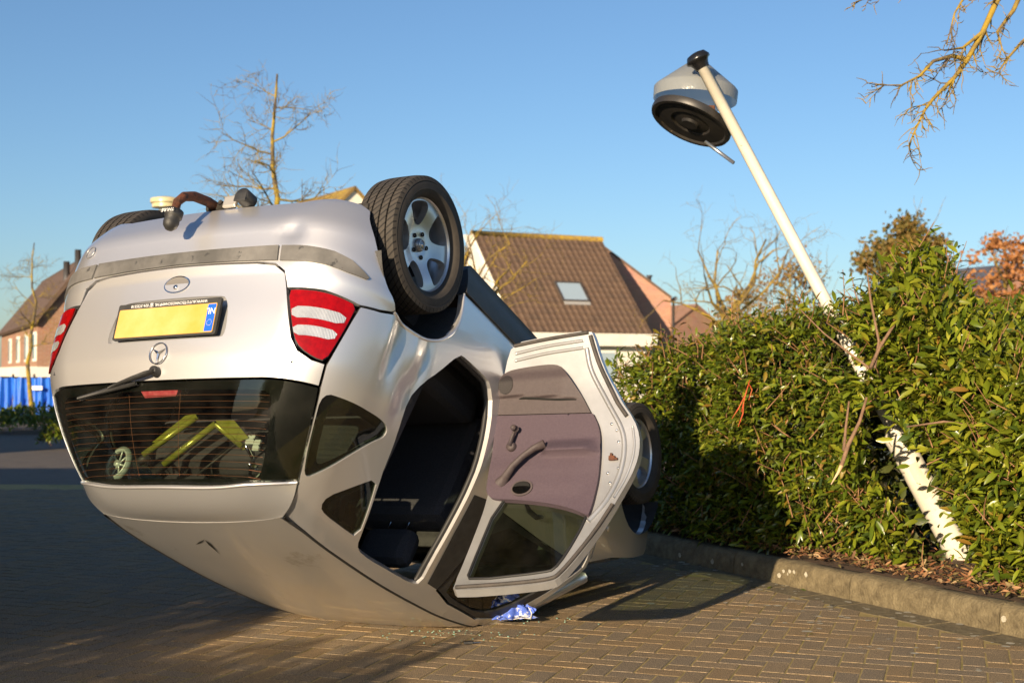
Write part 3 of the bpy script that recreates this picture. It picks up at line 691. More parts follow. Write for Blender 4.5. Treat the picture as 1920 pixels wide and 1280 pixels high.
# --- roof with ditch mouldings, headliner, torn scratch
def rf(x,y): return (x,y,roof_z(x,y)+0.0)
def yd(x): return 0.474 if x>0.1 else 0.462+0.012*(x+0.04)/0.14
ro=[(-0.040,y) for y in (0.455,0.3,0.15,0,-0.15,-0.3,-0.455)]+[(x,-yd(x)) for x in (0.1,0.4,0.8,1.2,1.5)]+[(1.60,-0.44),(1.64,-0.2),(1.65,0),(1.64,0.2),(1.60,0.44)]+[(x,yd(x)) for x in (1.5,1.2,0.8,0.4,0.1)]
roof=patch('roof_panel',ro,rf,M_roofp,car,0.05,thick=0.012,post=crush)
patch('headliner',[(0.02,-0.44),(1.55,-0.44),(1.55,0.44),(0.02,0.44)],rf,M_liner,roof,0.12,off=-0.035,post=lambda p:p)
for s in (-1,1):
    m=MB(); m.tube([crush((x,s*(yd(x)+0.006),roof_z(x,yd(x)+0.006)-0.003)) for x in [-0.035+1.62*i/40 for i in range(41)]],0.0075,6); m.build('roof_moulding',M_blackp,roof)
sc=MB()
tear=[(0.107,-0.018),(0.235,-0.074)]
p0,p1,p2=[Vector(rf(*q))+Vector((0,0,0.003)) for q in ((0.105,-0.02),(0.165,-0.115),(0.26,-0.055))]
sc.add([p0,p0.lerp(p2,.2)+Vector((0.012,-.006,.004)),p2,p0.lerp(p2,.3)+Vector((-.006,.010,.0))],[(0,1,2),(0,2,3)]); sc.add([p0,p0.lerp(p1,.5)+Vector((.006,.003,0)),p1,p0.lerp(p1,.5)-Vector((.003,.003,0))],[(0,1,2),(0,2,3)])
sc.build('torn_dent',M_gap_shade,roof)
# --- front end: windscreen, bonnet, nose
def ws(a,b):
    y=a*(0.47+0.20*b); x=1.64+0.60*b-0.06*a*a; return (x,y,1.475-0.46*b-0.02*a*a)
wsn=patch('windscreen',[(-1,0),(1,0),(1,1),(-1,1)],ws,M_glass,car,0.1,post=crush)
for s in (-1,1):
    m=MB(); m.tube([crush((1.60+0.56*t,s*(0.475+0.235*t),1.485-0.47*t)) for t in [i/10 for i in range(11)]],0.032,8); m.build('windscreen_pillar',M_paint,car)
def bon(x,y):
    q=abs(y)/0.66; return (x,y,interp(x,[2.0,2.25,2.5,2.8,3.0,3.06],[1.03,0.96,0.88,0.76,0.66,0.58])-0.05*q*q-0.02*q**6)
patch('bonnet',[(2.2,-0.68),(2.5,-0.68),(2.8,-0.62),(2.98,-0.48),(3.04,-0.2),(3.05,0),(3.04,0.2),(2.98,0.48),(2.8,0.62),(2.5,0.68),(2.2,0.68)],bon,M_paint,car,0.07,thick=0.02,post=crush)
def nose(a,z): return (3.07-0.24*abs(a)**3-0.10*max(0,z-0.45),a*0.72*(1-0.05*a*a),z)
fb=patch('front_bumper',[(-1,0.22),(1,0.22),(1,0.62),(0.8,0.66),(-0.8,0.66),(-1,0.62)],nose,M_paint,car,0.1,thick=0.03,post=crush)
for s in (-1,1): patch('headlight',chaikin([(s*0.45,0.50),(s*0.92,0.50),(s*0.96,0.64),(s*0.50,0.60)],2),nose,M_clear,car,0.05,off=0.008,post=crush)
# --- underside and cabin
m=MB(); m.box((-0.30,-0.70,0.25),(0.30,0.70,0.33),0.02); m.box((0.36,-0.76,0.19),(2.05,0.76,0.33),0.03); m.box((2.05,-0.55,0.20),(2.95,0.55,0.5),0.03); m.build('underbody',M_dark,car)
m=MB(); m.tube([(0,-0.70,0.27),(0,0.70,0.27)],0.035,10); m.build('axle',M_dark,car); m=MB(); m.tube([(2.423,-0.70,0.20),(2.423,0.70,0.20)],0.03,10); m.build('axle',M_dark,car)
m=MB(); m.box((-0.36,-0.60,0.34),(2.1,0.62,0.50),0.02); m.box((2.02,-0.68,0.5),(2.10,0.68,0.95),0.02); m.box((-0.40,-0.62,0.40),(-0.36,0.62,1.02)); m.build('cabin_floor',M_fabric,car)
def seat(name,x0,y0,y1,ang,sm):
    m=MB(); w_=(y1-y0)
    m.box((x0,y0,0.50),(x0+0.50,y1,0.68),0.05); 
    M=Matrix.Translation((x0+0.04,0,0.62))@Matrix.Rotation(ang,4,'Y'); m.box((-0.13,y0,0),(0.02,y1,0.60),0.05,M)
    o=m.build(name,M_fabric,car)
    n=2 if w_>0.8 else 1
    for k in range(n):
        yc=(y0+y1)/2 if n==1 else y0+w_*(0.24+0.52*k)
        h=MB(); h.box((-0.12,yc-0.13,0.655),(-0.02,yc+0.13,0.83),0.045,M); h.build('headrest',M_fabric,o)
        h=MB(); 
        for s in (-0.05,0.05): h.tube([M@Vector((-0.07,yc+s,0.56)),M@Vector((-0.07,yc+s,0.68))],0.006,8)
        h.build('headrest_post',M_chrome,o)
    return o
seat('rear_seat',0.46,-0.62,0.62,-0.30,None); seat('front_seat',1.12,0.10,0.60,-0.30,None); seat('front_seat',1.12,-0.60,-0.10,-0.30,None)
m=MB(); m.box((1.80,-0.66,0.72),(2.08,0.66,1.0),0.06); m.build('dashboard',M_blackp,car)
m=MB(); n=28; M=Matrix.Translation((1.70,0.36,0.92))@Matrix.Rotation(1.1,4,'Y'); m.tube([M@Vector((0.18*math.cos(6.2832*i/n),0.18*math.sin(6.2832*i/n),0)) for i in range(n+1)],0.015,8,False); m.box((-0.17,-0.02,-0.01),(0.17,0.02,0.01),0,M); m.build('steering_wheel',M_blackp,car)
for s in (-1,1):
    if s>0: continue
    m=MB(); m.tube([Vector((1.02,s*0.60,1.44)),Vector((1.0,s*0.70,1.2)),Vector((0.99,s*0.74,0.9)),Vector((0.98,s*0.75,0.5))],[0.045,0.05,0.055,0.06],8,flat=0.5); m.build('centre_pillar_trim',M_blackp,car)
    m=MB(); m.tube([Vector((0.99,s*0.60,1.38)),Vector((1.0,s*0.62,1.0)),Vector((1.05,s*0.56,0.6))],0.022,4,flat=0.08); m.build('seat_belt',mat('belt_web',(0.05,0.05,0.055),None,rough=.8),car)
# --- wheels
def tyre_material():
    m=mat('tyre_rubber',(0.030,0.026,0.022),(0.048,0.040,0.033),14,0.8)
    t=m.node_tree; b=t.nodes['Principled BSDF']; tc=[n for n in t.nodes if n.type=='TEX_COORD'][0]
    sx=t.nodes.new('ShaderNodeSeparateXYZ'); t.links.new(tc.outputs['Object'],sx.inputs[0])
    an=t.nodes.new('ShaderNodeMath'); an.operation='ARCTAN2'; t.links.new(sx.outputs['Y'],an.inputs[0]); t.links.new(sx.outputs['X'],an.inputs[1])
    hz=t.nodes.new('ShaderNodeMath'); hz.operation='MULTIPLY'; hz.inputs[1].default_value=3.0; t.links.new(sx.outputs['Z'],hz.inputs[0])
    ab=t.nodes.new('ShaderNodeMath'); ab.operation='ADD'; t.links.new(an.outputs[0],ab.inputs[0]); t.links.new(hz.outputs[0],ab.inputs[1])
    ml=t.nodes.new('ShaderNodeMath'); ml.operation='MULTIPLY'; ml.inputs[1].default_value=62/ (2*math.pi); t.links.new(ab.outputs[0],ml.inputs[0])
    fr=t.nodes.new('ShaderNodeMath'); fr.operation='FRACT'; t.links.new(ml.outputs[0],fr.inputs[0])
    gt=t.nodes.new('ShaderNodeMath'); gt.operation='GREATER_THAN'; gt.inputs[1].default_value=0.24; t.links.new(fr.outputs[0],gt.inputs[0])
    vl=t.nodes.new('ShaderNodeVectorMath'); vl.operation='LENGTH'; cx=t.nodes.new('ShaderNodeCombineXYZ'); t.links.new(sx.outputs['X'],cx.inputs[0]); t.links.new(sx.outputs['Y'],cx.inputs[1]); t.links.new(cx.outputs[0],vl.inputs[0])
    tr=t.nodes.new('ShaderNodeMath'); tr.operation='LESS_THAN'; tr.inputs[1].default_value=0.268; t.links.new(vl.outputs['Value'],tr.inputs[0])
    mx=t.nodes.new('ShaderNodeMath'); mx.operation='MAXIMUM'; t.links.new(gt.outputs[0],mx.inputs[0]); t.links.new(tr.outputs[0],mx.inputs[1])
    src=b.inputs['Base Color'].links[0].from_socket; mc=t.nodes.new('ShaderNodeMix'); mc.data_type='RGBA'; t.links.new(mx.outputs[0],mc.inputs[0]); mc.inputs[6].default_value=(0.006,0.005,0.005,1); t.links.new(src,mc.inputs[7]); t.links.new(mc.outputs[2],b.inputs['Base Color'])  # tread slots darkened in the colour, as shade in the grooves
    bp=t.nodes.new('ShaderNodeBump'); bp.inputs['Strength'].default_value=1.0; bp.inputs['Distance'].default_value=0.012; t.links.new(mx.outputs[0],bp.inputs['Height']); t.links.new(bp.outputs[0],b.inputs['Normal'])
    return m
M_tyre=tyre_material()
RT=0.288
def tyre_mesh():
    m=MB(); p=[(0.196,-0.072),(0.205,-0.086),(0.225,-0.095),(0.250,-0.098),(0.270,-0.094)]
    # tread band with four grooves
    xs=[-0.088,-0.060,-0.052,-0.024,-0.016,0.016,0.024,0.052,0.060,0.088]
    for i,h in enumerate(xs):
        r=RT-0.5*(h/0.088)**4*0.010
        if i in (1,3,5,7): p+=[(r,h),(r-0.010,h+0.001)]
        elif i in (2,4,6,8): p+=[(r-0.010,h-0.001),(r,h)]
        else: p+=[(r,h)]
    p+=[(0.270,0.094),(0.262,0.0965),(0.2585,0.095),(0.250,0.098),(0.232,0.0965),(0.228,0.0975),(0.218,0.093),(0.205,0.086),(0.196,0.072)]
    m.lathe(p,None,96,closed=True)
    me=m.mesh('tyre',M_tyre); bm=bmesh.new(); bm.from_mesh(me)
    for e in bm.edges:
        if len(e.link_faces)==2 and e.calc_face_angle(0)>0.6: e.smooth=False
    bmesh.ops.recalc_face_normals(bm,faces=bm.faces[:]); bm.to_mesh(me); bm.free(); return me
def rim_meshes():
    m=MB(); m.lathe([(0.150,-0.075),(0.185,-0.070),(0.190,0.0),(0.186,0.040),(0.192,0.062),(0.203,0.074),(0.2085,0.0755),(0.2085,0.070),(0.203,0.066)],None,72)
    barrel=m.mesh('rim_barrel',M_alloy)
    holes=[]
    for k in range(5):
        a0=math.pi/2+2*math.pi*k/5+math.pi/5
        pts=[(0.085,-0.12),(0.095,-0.27),(0.125,-0.385),(0.160,-0.41),(0.182,-0.38),(0.187,-0.2),(0.187,0.2),(0.182,0.38),(0.160,0.41),(0.125,0.385),(0.095,0.27),(0.085,0.12)]
        holes.append(chaikin([(r*math.cos(a0+t),r*math.sin(a0+t)) for r,t in pts],2))
    def face(x,y):
        r=math.hypot(x,y); z=0.036+0.022*smooth(0.06,0.17,r)-0.004*(1-smooth(0.03,0.06,r)); return (x,y,z)
    f=patch('rim_face',ellipse((0,0),0.190,0.190,72),face,M_alloy,None,0.012,holes=holes,thick=0.032,center=(0,0,-1)); fm=f.data; bpy.data.objects.remove(f)
    h=MB(); h.lathe([(0.0,0.049),(0.020,0.048),(0.0265,0.044),(0.029,0.034)],None,32); cap=h.mesh('hub_cap',mat('cap_grey',(0.30,0.30,0.31),None,rough=.35,metal=.7))
    b=MB()
    bolts=[]
    for k in range(5):
        a=math.pi/2+2*math.pi*k/5; M=Matrix.Translation((0.052*math.cos(a),0.052*math.sin(a),0))
        b=MB(); b.lathe([(0.0,0.034),(0.006,0.034),(0.007,0.0405),(0.0095,0.0408),(0.0100,0.028)],M,12); bolts.append(b.mesh('wheel_bolt',M_dark))
    disc=MB(); disc.lathe([(0.0,-0.03),(0.13,-0.03),(0.13,-0.015),(0.05,-0.01),(0.05,0.02),(0.0,0.02)],None,40); dm=disc.mesh('brake_disc',M_dark)
    return barrel,fm,cap,bolts,dm
tyre_me=tyre_mesh(); barrel_me,face_me,cap_me,bolt_mes,disc_me=rim_meshes()
def wheel(x,s,z,spin,steer=0):
    M=Matrix.Translation((x,s*0.735,z))@Matrix.Rotation(steer,4,'Z')@Matrix.Rotation(-s*math.pi/2,4,'X')@Matrix.Rotation(spin,4,'Z')
    wv=mobj('wheel',barrel_me,car); wv.matrix_local=M
    mobj('tyre',tyre_me,wv); mobj('rim_face',face_me,wv); mobj('hub_cap',cap_me,wv); mobj('brake_disc',disc_me,wv)
    for b in bolt_mes: mobj('wheel_bolt',b,wv)
    emblem(0.021,wv,Matrix.Translation((0,0,0.0495)),'cap_emblem',0.0014)
wheel(0,1,0.285,math.radians(-2)); wheel(0,-1,0.285,0.4); wheel(2.423,1,0.205,0.9,0.05); wheel(2.423,-1,0.205,0.2,0.05)
# --- open rear door
hx,hy,tx,ty,tz=0.7721,0.8562,0.0943,-0.0582,0.0345
DM=Matrix.Translation((hx,hy,0.6+tz))@Matrix.Rotation(-1.5898,4,Vector((tx,ty,1)).normalized())@Matrix.Translation((-hx,-hy,-0.6))
DO=[(1.900,0.350),(1.725,0.331),(1.512,0.318),(1.494,0.36),(1.478,0.43),(1.434,0.533),(1.362,0.637),(1.281,0.730),(1.247,0.80),(1.238,0.87),(1.247,0.935),(1.283,1.041),(1.316,1.183),(1.357,1.318),(1.405,1.425),(1.44,1.455),(1.61,1.473),(1.915,1.498),(1.948,1.482),(1.950,1.296),(1.945,1.088),(1.958,0.904),(1.964,0.683),(1.935,0.45)]
DG=chaikin([(1.888,1.075),(1.77,1.074),(1.608,1.094),(1.436,1.150),(1.424,1.18),(1.451,1.339),(1.478,1.402),(1.53,1.412),(1.88,1.450),(1.905,1.42)],1)
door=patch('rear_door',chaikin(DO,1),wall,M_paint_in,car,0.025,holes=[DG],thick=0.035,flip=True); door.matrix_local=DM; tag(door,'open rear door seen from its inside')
patch('outer_skin',chaikin(DO,1),wall,M_paint,door,0.05,holes=[DG],off=0.035)
patch('window_glass',[(1.67+(a-1.67)*1.02,1.26+(b-1.26)*1.03) for a,b in DG],wall,M_sideglass,door,0.06,off=0.012)
m=MB(); q=[Vector(wall(a,b))+Vector((0,-0.004,0)) for a,b in DG]; m.tube(q+[q[0]],0.006,6,False); m.build('glass_seal',M_rubber,door)
def dpt(u,z,o=0.0):
    p=Vector(wall(u,z)); du=Vector(wall(u+1e-3,z))-Vector(wall(u-1e-3,z)); dv=Vector(wall(u,z+1e-3))-Vector(wall(u,z-1e-3)); n=du.cross(dv).normalized()
    if n.y>0: n=-n
    return p+n*o
M_seal=mat('worn_seal',(0.06,0.05,0.045),(0.03,0.028,0.026),20,.7)
def strip(pts,r,name,mt,o=0.006):
    m=MB(); m.tube([dpt(a,b,o) for a,b in chaikin(pts,2,False)],r,6); return m.build(name,mt,door)
strip([(1.89,0.362),(1.725,0.343),(1.522,0.330)],0.008,'edge_seal',M_seal)
strip([(1.512,0.345),(1.500,0.40),(1.465,0.50),(1.39,0.63),(1.335,0.695),(1.318,0.715)],0.0095,'edge_seal',M_seal,0.008)
strip([(1.306,1.11),(1.335,1.22),(1.375,1.325),(1.425,1.43),(1.46,1.446),(1.61,1.462),(1.925,1.487)],0.0085,'edge_seal',M_seal)
# pressed flange between card and edge, stiffening beads at the bottom
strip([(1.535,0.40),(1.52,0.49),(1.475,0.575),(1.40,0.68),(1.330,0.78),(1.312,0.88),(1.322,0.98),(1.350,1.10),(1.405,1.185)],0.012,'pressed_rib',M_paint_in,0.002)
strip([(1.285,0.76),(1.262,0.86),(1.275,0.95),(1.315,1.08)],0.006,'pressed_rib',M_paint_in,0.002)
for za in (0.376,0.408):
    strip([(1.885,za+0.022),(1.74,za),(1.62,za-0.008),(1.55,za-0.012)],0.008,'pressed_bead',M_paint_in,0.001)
TU=chaikin([(1.958,0.61),(1.953,0.53),(1.925,0.484),(1.847,0.471),(1.687,0.462),(1.639,0.484),(1.551,0.609),(1.498,0.692)],2,False)+[(1.496,0.694),(1.958,0.680)]
TLo=[(1.958,0.684),(1.496,0.698)]+chaikin([(1.484,0.700),(1.445,0.766),(1.431,0.856),(1.418,1.014),(1.405,1.150),(1.416,1.160),(1.485,1.134),(1.609,1.102),(1.77,1.080),(1.904,1.073),(1.936,1.055),(1.950,1.02),(1.954,0.881)],2,False)
def card(u,z):
    # inside face: arm-rest wedge with a sharp lower edge, swell over the map pocket
    x,y,z2=wall(u,z); d=0.022
    t=(z-0.80)/0.085
    if 0<t<1: d+=0.060*(smooth(0,0.85,t)*(1-smooth(0.85,1,t)))*(1-smooth(1.66,1.72,u))*smooth(1.42,1.50,u)
    d+=0.010*smooth(0.86,0.95,z)*(1-smooth(1.0,1.08,z))*smooth(1.44,1.55,u)
    d+=0.020*smooth(0.48,0.54,z)*(1-smooth(0.600,0.612,z-0.07*(1.84-u)))*smooth(1.54,1.64,u)
    return (x,y-d,z2)
cU=patch('door_card_upper',TU,card,M_trimB,door,0.012,thick=0.03,flip=True); cL=patch('door_card_lower',TLo,card,M_trimA,door,0.012,thick=0.03,flip=True)
def cpt(u,z,o=0.0):
    q=Vector(card(u,z)); return q+Vector((0,-o,0))
m=MB(); m.tube([cpt(a,b,0.001) for a,b in ((1.845,0.612),(1.82,0.610),(1.75,0.617),(1.65,0.627),(1.57,0.632))],[0.004,0.007,0.007,0.006,0.003],6); m.build('pocket_slot_shade',M_gap_shade,door)  # black tube stands for the deep shade of the pocket slot
patch('speaker_grille',ellipse((1.908,0.550),0.036,0.044,28),card,mat('grille_grey',(0.022,0.017,0.019),None,rough=.6),door,0.02,off=0.004,thick=.004,flip=True)
m=MB()
for r_ in (0.010,0.020,0.030,0.039):
    for k in range(int(r_*700)):
        t=2*math.pi*k/int(r_*700); c=cpt(1.908+r_*.82*math.cos(t),0.550+r_*math.sin(t),0.0052); m.add([c+Vector((0.0026*math.cos(j),0,0.0026*math.sin(j))) for j in (0,1.05,2.09,3.14,4.19,5.24)],[(0,1,2,3,4,5)])
tag(m.build('grille_holes',M_gap_shade,door),kind='stuff')
m=MB(); m.lathe([(0,0.024),(0.016,0.023),(0.021,0.016),(0.023,0.0)],Matrix.Translation(cpt(1.861,0.832,0))@Matrix.Rotation(math.pi/2,4,'X'),20); m.tube([cpt(1.861,0.832,0.024),cpt(1.850,0.800,0.030),cpt(1.837,0.762,0.032)],[0.017,0.012,0.010],8,flat=0.6)
m.tube([cpt(1.836,0.759,0.030),cpt(1.836,0.759,0.058)],[0.015,0.013],12); m.build('window_crank',M_trimB,door)
m=MB(); m.tube([cpt(a,b,o) for a,b,o in ((1.880,1.000,0.0),(1.850,0.980,0.028),(1.815,0.935,0.046),(1.774,0.890,0.048),(1.73,0.855,0.045),(1.685,0.835,0.020))],[0.030,0.020,0.016,0.015,0.017,0.022],10,flat=0.75); m.build('pull_handle',M_trimB,door)
patch('handle_bezel',ellipse((1.774,1.028),0.052,0.036,28,0.1),card,M_trimB,door,0.02,off=0.006,thick=.008,flip=True)
patch('handle_cup',ellipse((1.774,1.028),0.043,0.028,28,0.1),card,M_chrome,door,0.02,off=0.0075,flip=True)
patch('handle_cup_shade',[(1.774+0.040*math.cos(t),1.026-0.025*math.sin(t)*(1 if math.sin(t)>0 else -0.2)) for t in [2*math.pi*i/24 for i in range(24)]],card,M_gap_shade,door,0.02,off=0.009,flip=True)  # flat dark patch painted as the shade of the cup's hollow
m=MB()
for dx,dz,sx,sz in ((0,0,.014,.010),(-0.018,.004,.010,.005),(0.005,-.012,.005,.010)):
    c=dpt(1.372+dx,0.900+dz,0.008); m.box((c.x-sx,c.y-.008,c.z-sz),(c.x+sx,c.y+.008,c.z+sz),0.003)
m.build('door_latch',M_rust,door)
for a,b in ((1.365,0.775),(1.352,0.825),(1.335,0.945),(1.385,0.965),(1.362,1.01),(1.395,0.745)):
    c=dpt(a,b,0.003); m=MB(); m.ball(c,(0.006,0.004,0.006),6); m.build('screw_head',M_chrome,door)
# --- tow bar, socket
m=MB(); m.tube([(-0.10,0,0.25),(-0.36,0,0.262),(-0.46,0,0.275),(-0.540,0,0.300),(-0.590,0,0.333),(-0.615,0,0.375),(-0.613,0,0.425)],[0.021,0.021,0.021,0.021,0.020,0.018,0.016],12)
tow=m.build('tow_bar',M_rust,car)
m=MB(); m.lathe([(0.0,0.085),(0.016,0.082),(0.028,0.068),(0.032,0.050),(0.030,0.032),(0.033,0.028),(0.036,0.024),(0.036,-0.004),(0.020,-0.006)],Matrix.Translation((-0.612,0,0.420)),24); m.build('ball_cover',M_blackp,tow)
tm=text_mesh('THULE',0.022,0.0004); tm.materials.clear(); tm.materials.append(M_white); o=mobj('lettering',tm,tow); o.matrix_local=Matrix.Translation((-0.6495,0.0,0.432))@Matrix(((0,0,-1,0),(-1,0,0,0),(0,1,0,0),(0,0,0,1)))
m=MB(); m.box((-0.40,-0.03,0.235),(-0.355,0.06,0.30),0.006); m.tube([(-0.40,-0.04,0.27),(-0.40,0.05,0.27)],0.026,10); m.tube([(-0.43,0.035,0.262),(-0.36,0.035,0.262)],0.012,8); m.build('tow_bracket',M_dark,tow)
m=MB(); m.box((-0.452,0.075,0.250),(-0.435,0.145,0.305),0.008); m.build('socket_plate',mat('socket_plate_zinc',(0.5,0.47,0.42),None,rough=.4,metal=.6),tow)
m=MB(); m.lathe([(0.0,0.045),(0.030,0.045),(0.034,0.040),(0.034,-0.02)],Matrix.Translation((-0.43,0.185,0.270))@Matrix.Rotation(-math.pi/2,4,'Y'),20); m.box((-0.478,0.155,0.262),(-0.470,0.215,0.30),0.003); m.build('trailer_socket',M_blackp,tow)
for ch in car.children: ch.matrix_local=Matrix.Translation(-C0)@ch.matrix_local
# ---------------------------------------------------------------- walking frame loose inside the car
RM=CARM
rol=empty('walking_frame'); rol.location=CARM@Vector((0.0,-0.2,1.36)); tag(rol,'folded lime green walking frame lying behind the rear window','walking frame')
def rpart(mb,name,mt,par=rol):
    mb.v=[tuple(RM@Vector(v)-(Vector(rol.location))) for v in mb.v]; return mb.build(name,mt,par)
wc=Vector((-0.03,-0.485,1.268)); 
def rwheel(c,yaw):
    M=Matrix.Translation(c)@Matrix.Rotation(yaw,4,'Z')@Matrix.Rotation(math.pi/2,4,'Y')
    m=MB(); m.lathe([(0.060,-0.012),(0.070,-0.014),(0.078,-0.008),(0.080,0),(0.078,0.008),(0.070,0.014),(0.060,0.012)],M,36,closed=True); t=rpart(m,'wheel',mat('grey_tyre',(0.20,0.25,0.22),None,rough=.6))
    m=MB(); m.lathe([(0.058,-0.014),(0.066,-0.015),(0.066,0.015),(0.058,0.014)],M,36,closed=True); m.lathe([(0,-0.016),(0.014,-0.016),(0.014,0.016),(0,0.016)],M,16)
    for k in range(7):
        a=2*math.pi*k/7; m.tube([M@Vector((0.012*math.cos(a),0.012*math.sin(a),0)),M@Vector((0.062*math.cos(a),0.062*math.sin(a),0))],0.0045,5)
    m.v=[tuple(RM@Vector(v)-Vector(rol.location)) for v in m.v]; m.build('wheel_rim',mat('pale_rim',(0.55,0.62,0.56),None,rough=.4,metal=.3),t)
rwheel(wc,0.15); rwheel(Vector((0.10,0.20,1.33)),0.4)
G=lambda y,z,x=0.02:Vector((x,y,z))
m=MB(); m.tube([G(-0.165,1.035,0.01),G(-0.371,1.223,-0.02)],0.0145,10); rpart(m,'frame_tube',M_green); m=MB(); m.tube([G(-0.051,1.072,0.01),G(-0.241,1.269,-0.02)],0.0145,10); rpart(m,'frame_tube',M_green); m=MB(); m.tube([G(-0.043,1.077,0.01),G(0.141,1.185,0.0)],0.0135,10); rpart(m,'frame_tube',M_green)
m=MB()
for a,b,c,d in ((G(-0.225,1.035,0.0),G(-0.16,1.025,0.0),G(-0.305,1.165,-0.02),G(-0.345,1.165,-0.02)),(G(-0.054,1.060,0.0),G(0.050,1.062,0.0),G(0.160,1.145,-0.01),G(0.118,1.165,-0.01))):
    m=MB(); k=Vector((0.006,0,0)); m.add([a,b,c,d,a+k,b+k,c+k,d+k],[(0,1,2,3),(7,6,5,4),(0,4,5,1),(1,5,6,2),(2,6,7,3),(3,7,4,0)]); rpart(m,'frame_plate',M_green)
m=MB(); m.tube([G(-0.355,1.215,0.0),G(-0.40,1.250,-0.005)],0.019,10); m.tube([G(-0.13,1.09,0.04),G(-0.33,1.285,0.03)],0.022,8); m.tube([G(0.09,1.14,0.03),G(-0.10,1.29,0.04)],0.006,6); m.tube([G(0.13,1.17,0.02),G(0.19,1.21,0.01),G(0.215,1.27,0.0)],0.010,8); m.tube([G(0.16,1.13,0.02),G(0.22,1.18,0.02)],0.020,8); rpart(m,'grip',M_blackp)
m=MB(); m.box((0.0,0.14,1.13),(0.015,0.185,1.17),0.006); m.box((0.0,0.185,1.15),(0.015,0.22,1.20),0.006); rpart(m,'reflector',mat('pale_plastic',(0.5,0.55,0.5),None,rough=.4))
m=MB(); m.tube([G(0.155,1.18,0.0),G(0.20,1.225,-0.01),G(0.22,1.24,-0.01)],0.008,8); m.tube([G(0.20,1.26,0.0),G(0.235,1.275,0.0)],0.012,8); rpart(m,'brake_fitting',M_chrome)
# ---------------------------------------------------------------- hedge
M_leafD=leaf_mat('dark_inner_leaf',[(0.028,0.045,0.009),(0.05,0.07,0.012),(0.07,0.06,0.02)],.5,.12)  # inner leaves coloured darker for the shade deep in the hedge
def hedge_top(k,dp=0): return 1.50+0.10*noise.noise(Vector((k*1.3,2,0)))+(0.10*smooth(0.6,2.0,k))-0.22*smooth(0.5,-0.6,k)
def hedge_face(k,z):
    n=0.13+0.19*noise.noise(Vector((k*2.0,z*2.4,5)))
    n+=smooth(1.0,1.8,k)*(0.17*(1-smooth(0.15,0.6,z))+0.06)
    n-=0.10*math.exp(-((z-0.55)/0.4)**2)*smooth(1.3,0.6,k)
    return n
PB=at(1800,1032,7.63); PB.z=0.13; PT=at(1309,112,7.70); PD=(PT-PB).normalized()
GV=Vector((-PB.x,-PB.y,0)).normalized()
def crushed(p):
    t=(p.z-PB.z)/PD.z
    if t<-0.1 or t>1.48 or 1.0<t<1.2: return False
    a=PB+PD*t; d=p-a; s=d.dot(GV); l=(d-GV*s); l.z=0
    return -0.12<s<1.8 and l.length<0.10+0.05*noise.noise(p*6)+0.05*(1 if t<0.8 else 0)
def leafy(name,label,cat,base,sampler,count,sizes,mats,wts,twigs,twmat,seed,nparts=0,inner=0):
    q=random.Random(seed); th=tag(empty(name,base),label,cat); B=Vector(base)
    mb=MB(); tw=MB(); n=0; tries=0; cand=[]
    while n<count and tries<count*6:
        tries+=1; r=sampler(q)
        if r is None: continue
        p,out=r
        if crushed(p) and q.random()>0.05: continue
        L=q.uniform(*sizes); vs,fs=leaf_verts(L,L*q.uniform(.26,.36),q.uniform(0.0,.5),q.uniform(.15,.6))
        d=out*q.uniform(.3,1.0)+Vector((q.gauss(0,.55),q.gauss(0,.55),q.gauss(0.05,.6)))
        M=leaf_frame(d,Vector((0,0,1)),q.gauss(0,.7)); mi=q.choices(range(len(mats)),wts)[0]
        if nparts and q.random()<0.06: cand.append((p,M,L,mi))
        else: mb.add([p+M@Vector(v)-B for v in vs],fs,True,mi)
        n+=1
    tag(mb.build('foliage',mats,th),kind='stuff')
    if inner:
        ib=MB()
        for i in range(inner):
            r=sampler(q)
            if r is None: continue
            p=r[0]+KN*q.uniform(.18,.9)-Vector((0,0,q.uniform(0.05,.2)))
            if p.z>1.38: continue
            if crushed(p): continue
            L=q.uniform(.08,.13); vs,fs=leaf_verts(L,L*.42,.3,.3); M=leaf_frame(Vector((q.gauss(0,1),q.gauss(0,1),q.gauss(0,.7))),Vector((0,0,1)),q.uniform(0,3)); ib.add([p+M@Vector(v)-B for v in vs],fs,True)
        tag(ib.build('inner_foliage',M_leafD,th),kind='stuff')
    n=0
    while n<twigs:
        r=sampler(q)
        if r is None: continue
        p,out=r
        if crushed(p): continue
        d=(out*q.uniform(-.1,.7)+Vector((q.gauss(0,.4),q.gauss(0,.4),q.uniform(.2,1.0)))).normalized(); L=q.uniform(.07,.26); s=Vector((q.gauss(0,.05),q.gauss(0,.05),0.03))
        tw.tube([p-d*L*.6-B,p-B+s*.4,p+d*L*.4+s-B],[.0042,.0032,.0018],4,False); n+=1
    tag(tw.build('twigs',twmat,th),kind='stuff')
    # the leaves one can pick out singly
    if nparts:
        cand.sort(key=lambda c:c[0].y); me=[]
        for i in range(10):
            vs,fs=leaf_verts(1.0,q.uniform(.27,.35),q.uniform(0.0,.45),q.uniform(.15,.5))
            for m_ in mats: me.append(MB().add(vs,fs,True).mesh('leaf',m_))
        for p,M,L,mi in cand[:nparts]:
            o=mobj('leaf',me[q.randrange(10)*len(mats)+mi],th); o.matrix_local=Matrix.Translation(p-B)@M.to_4x4()@Matrix.Scale(L*1.1,4)
    return th
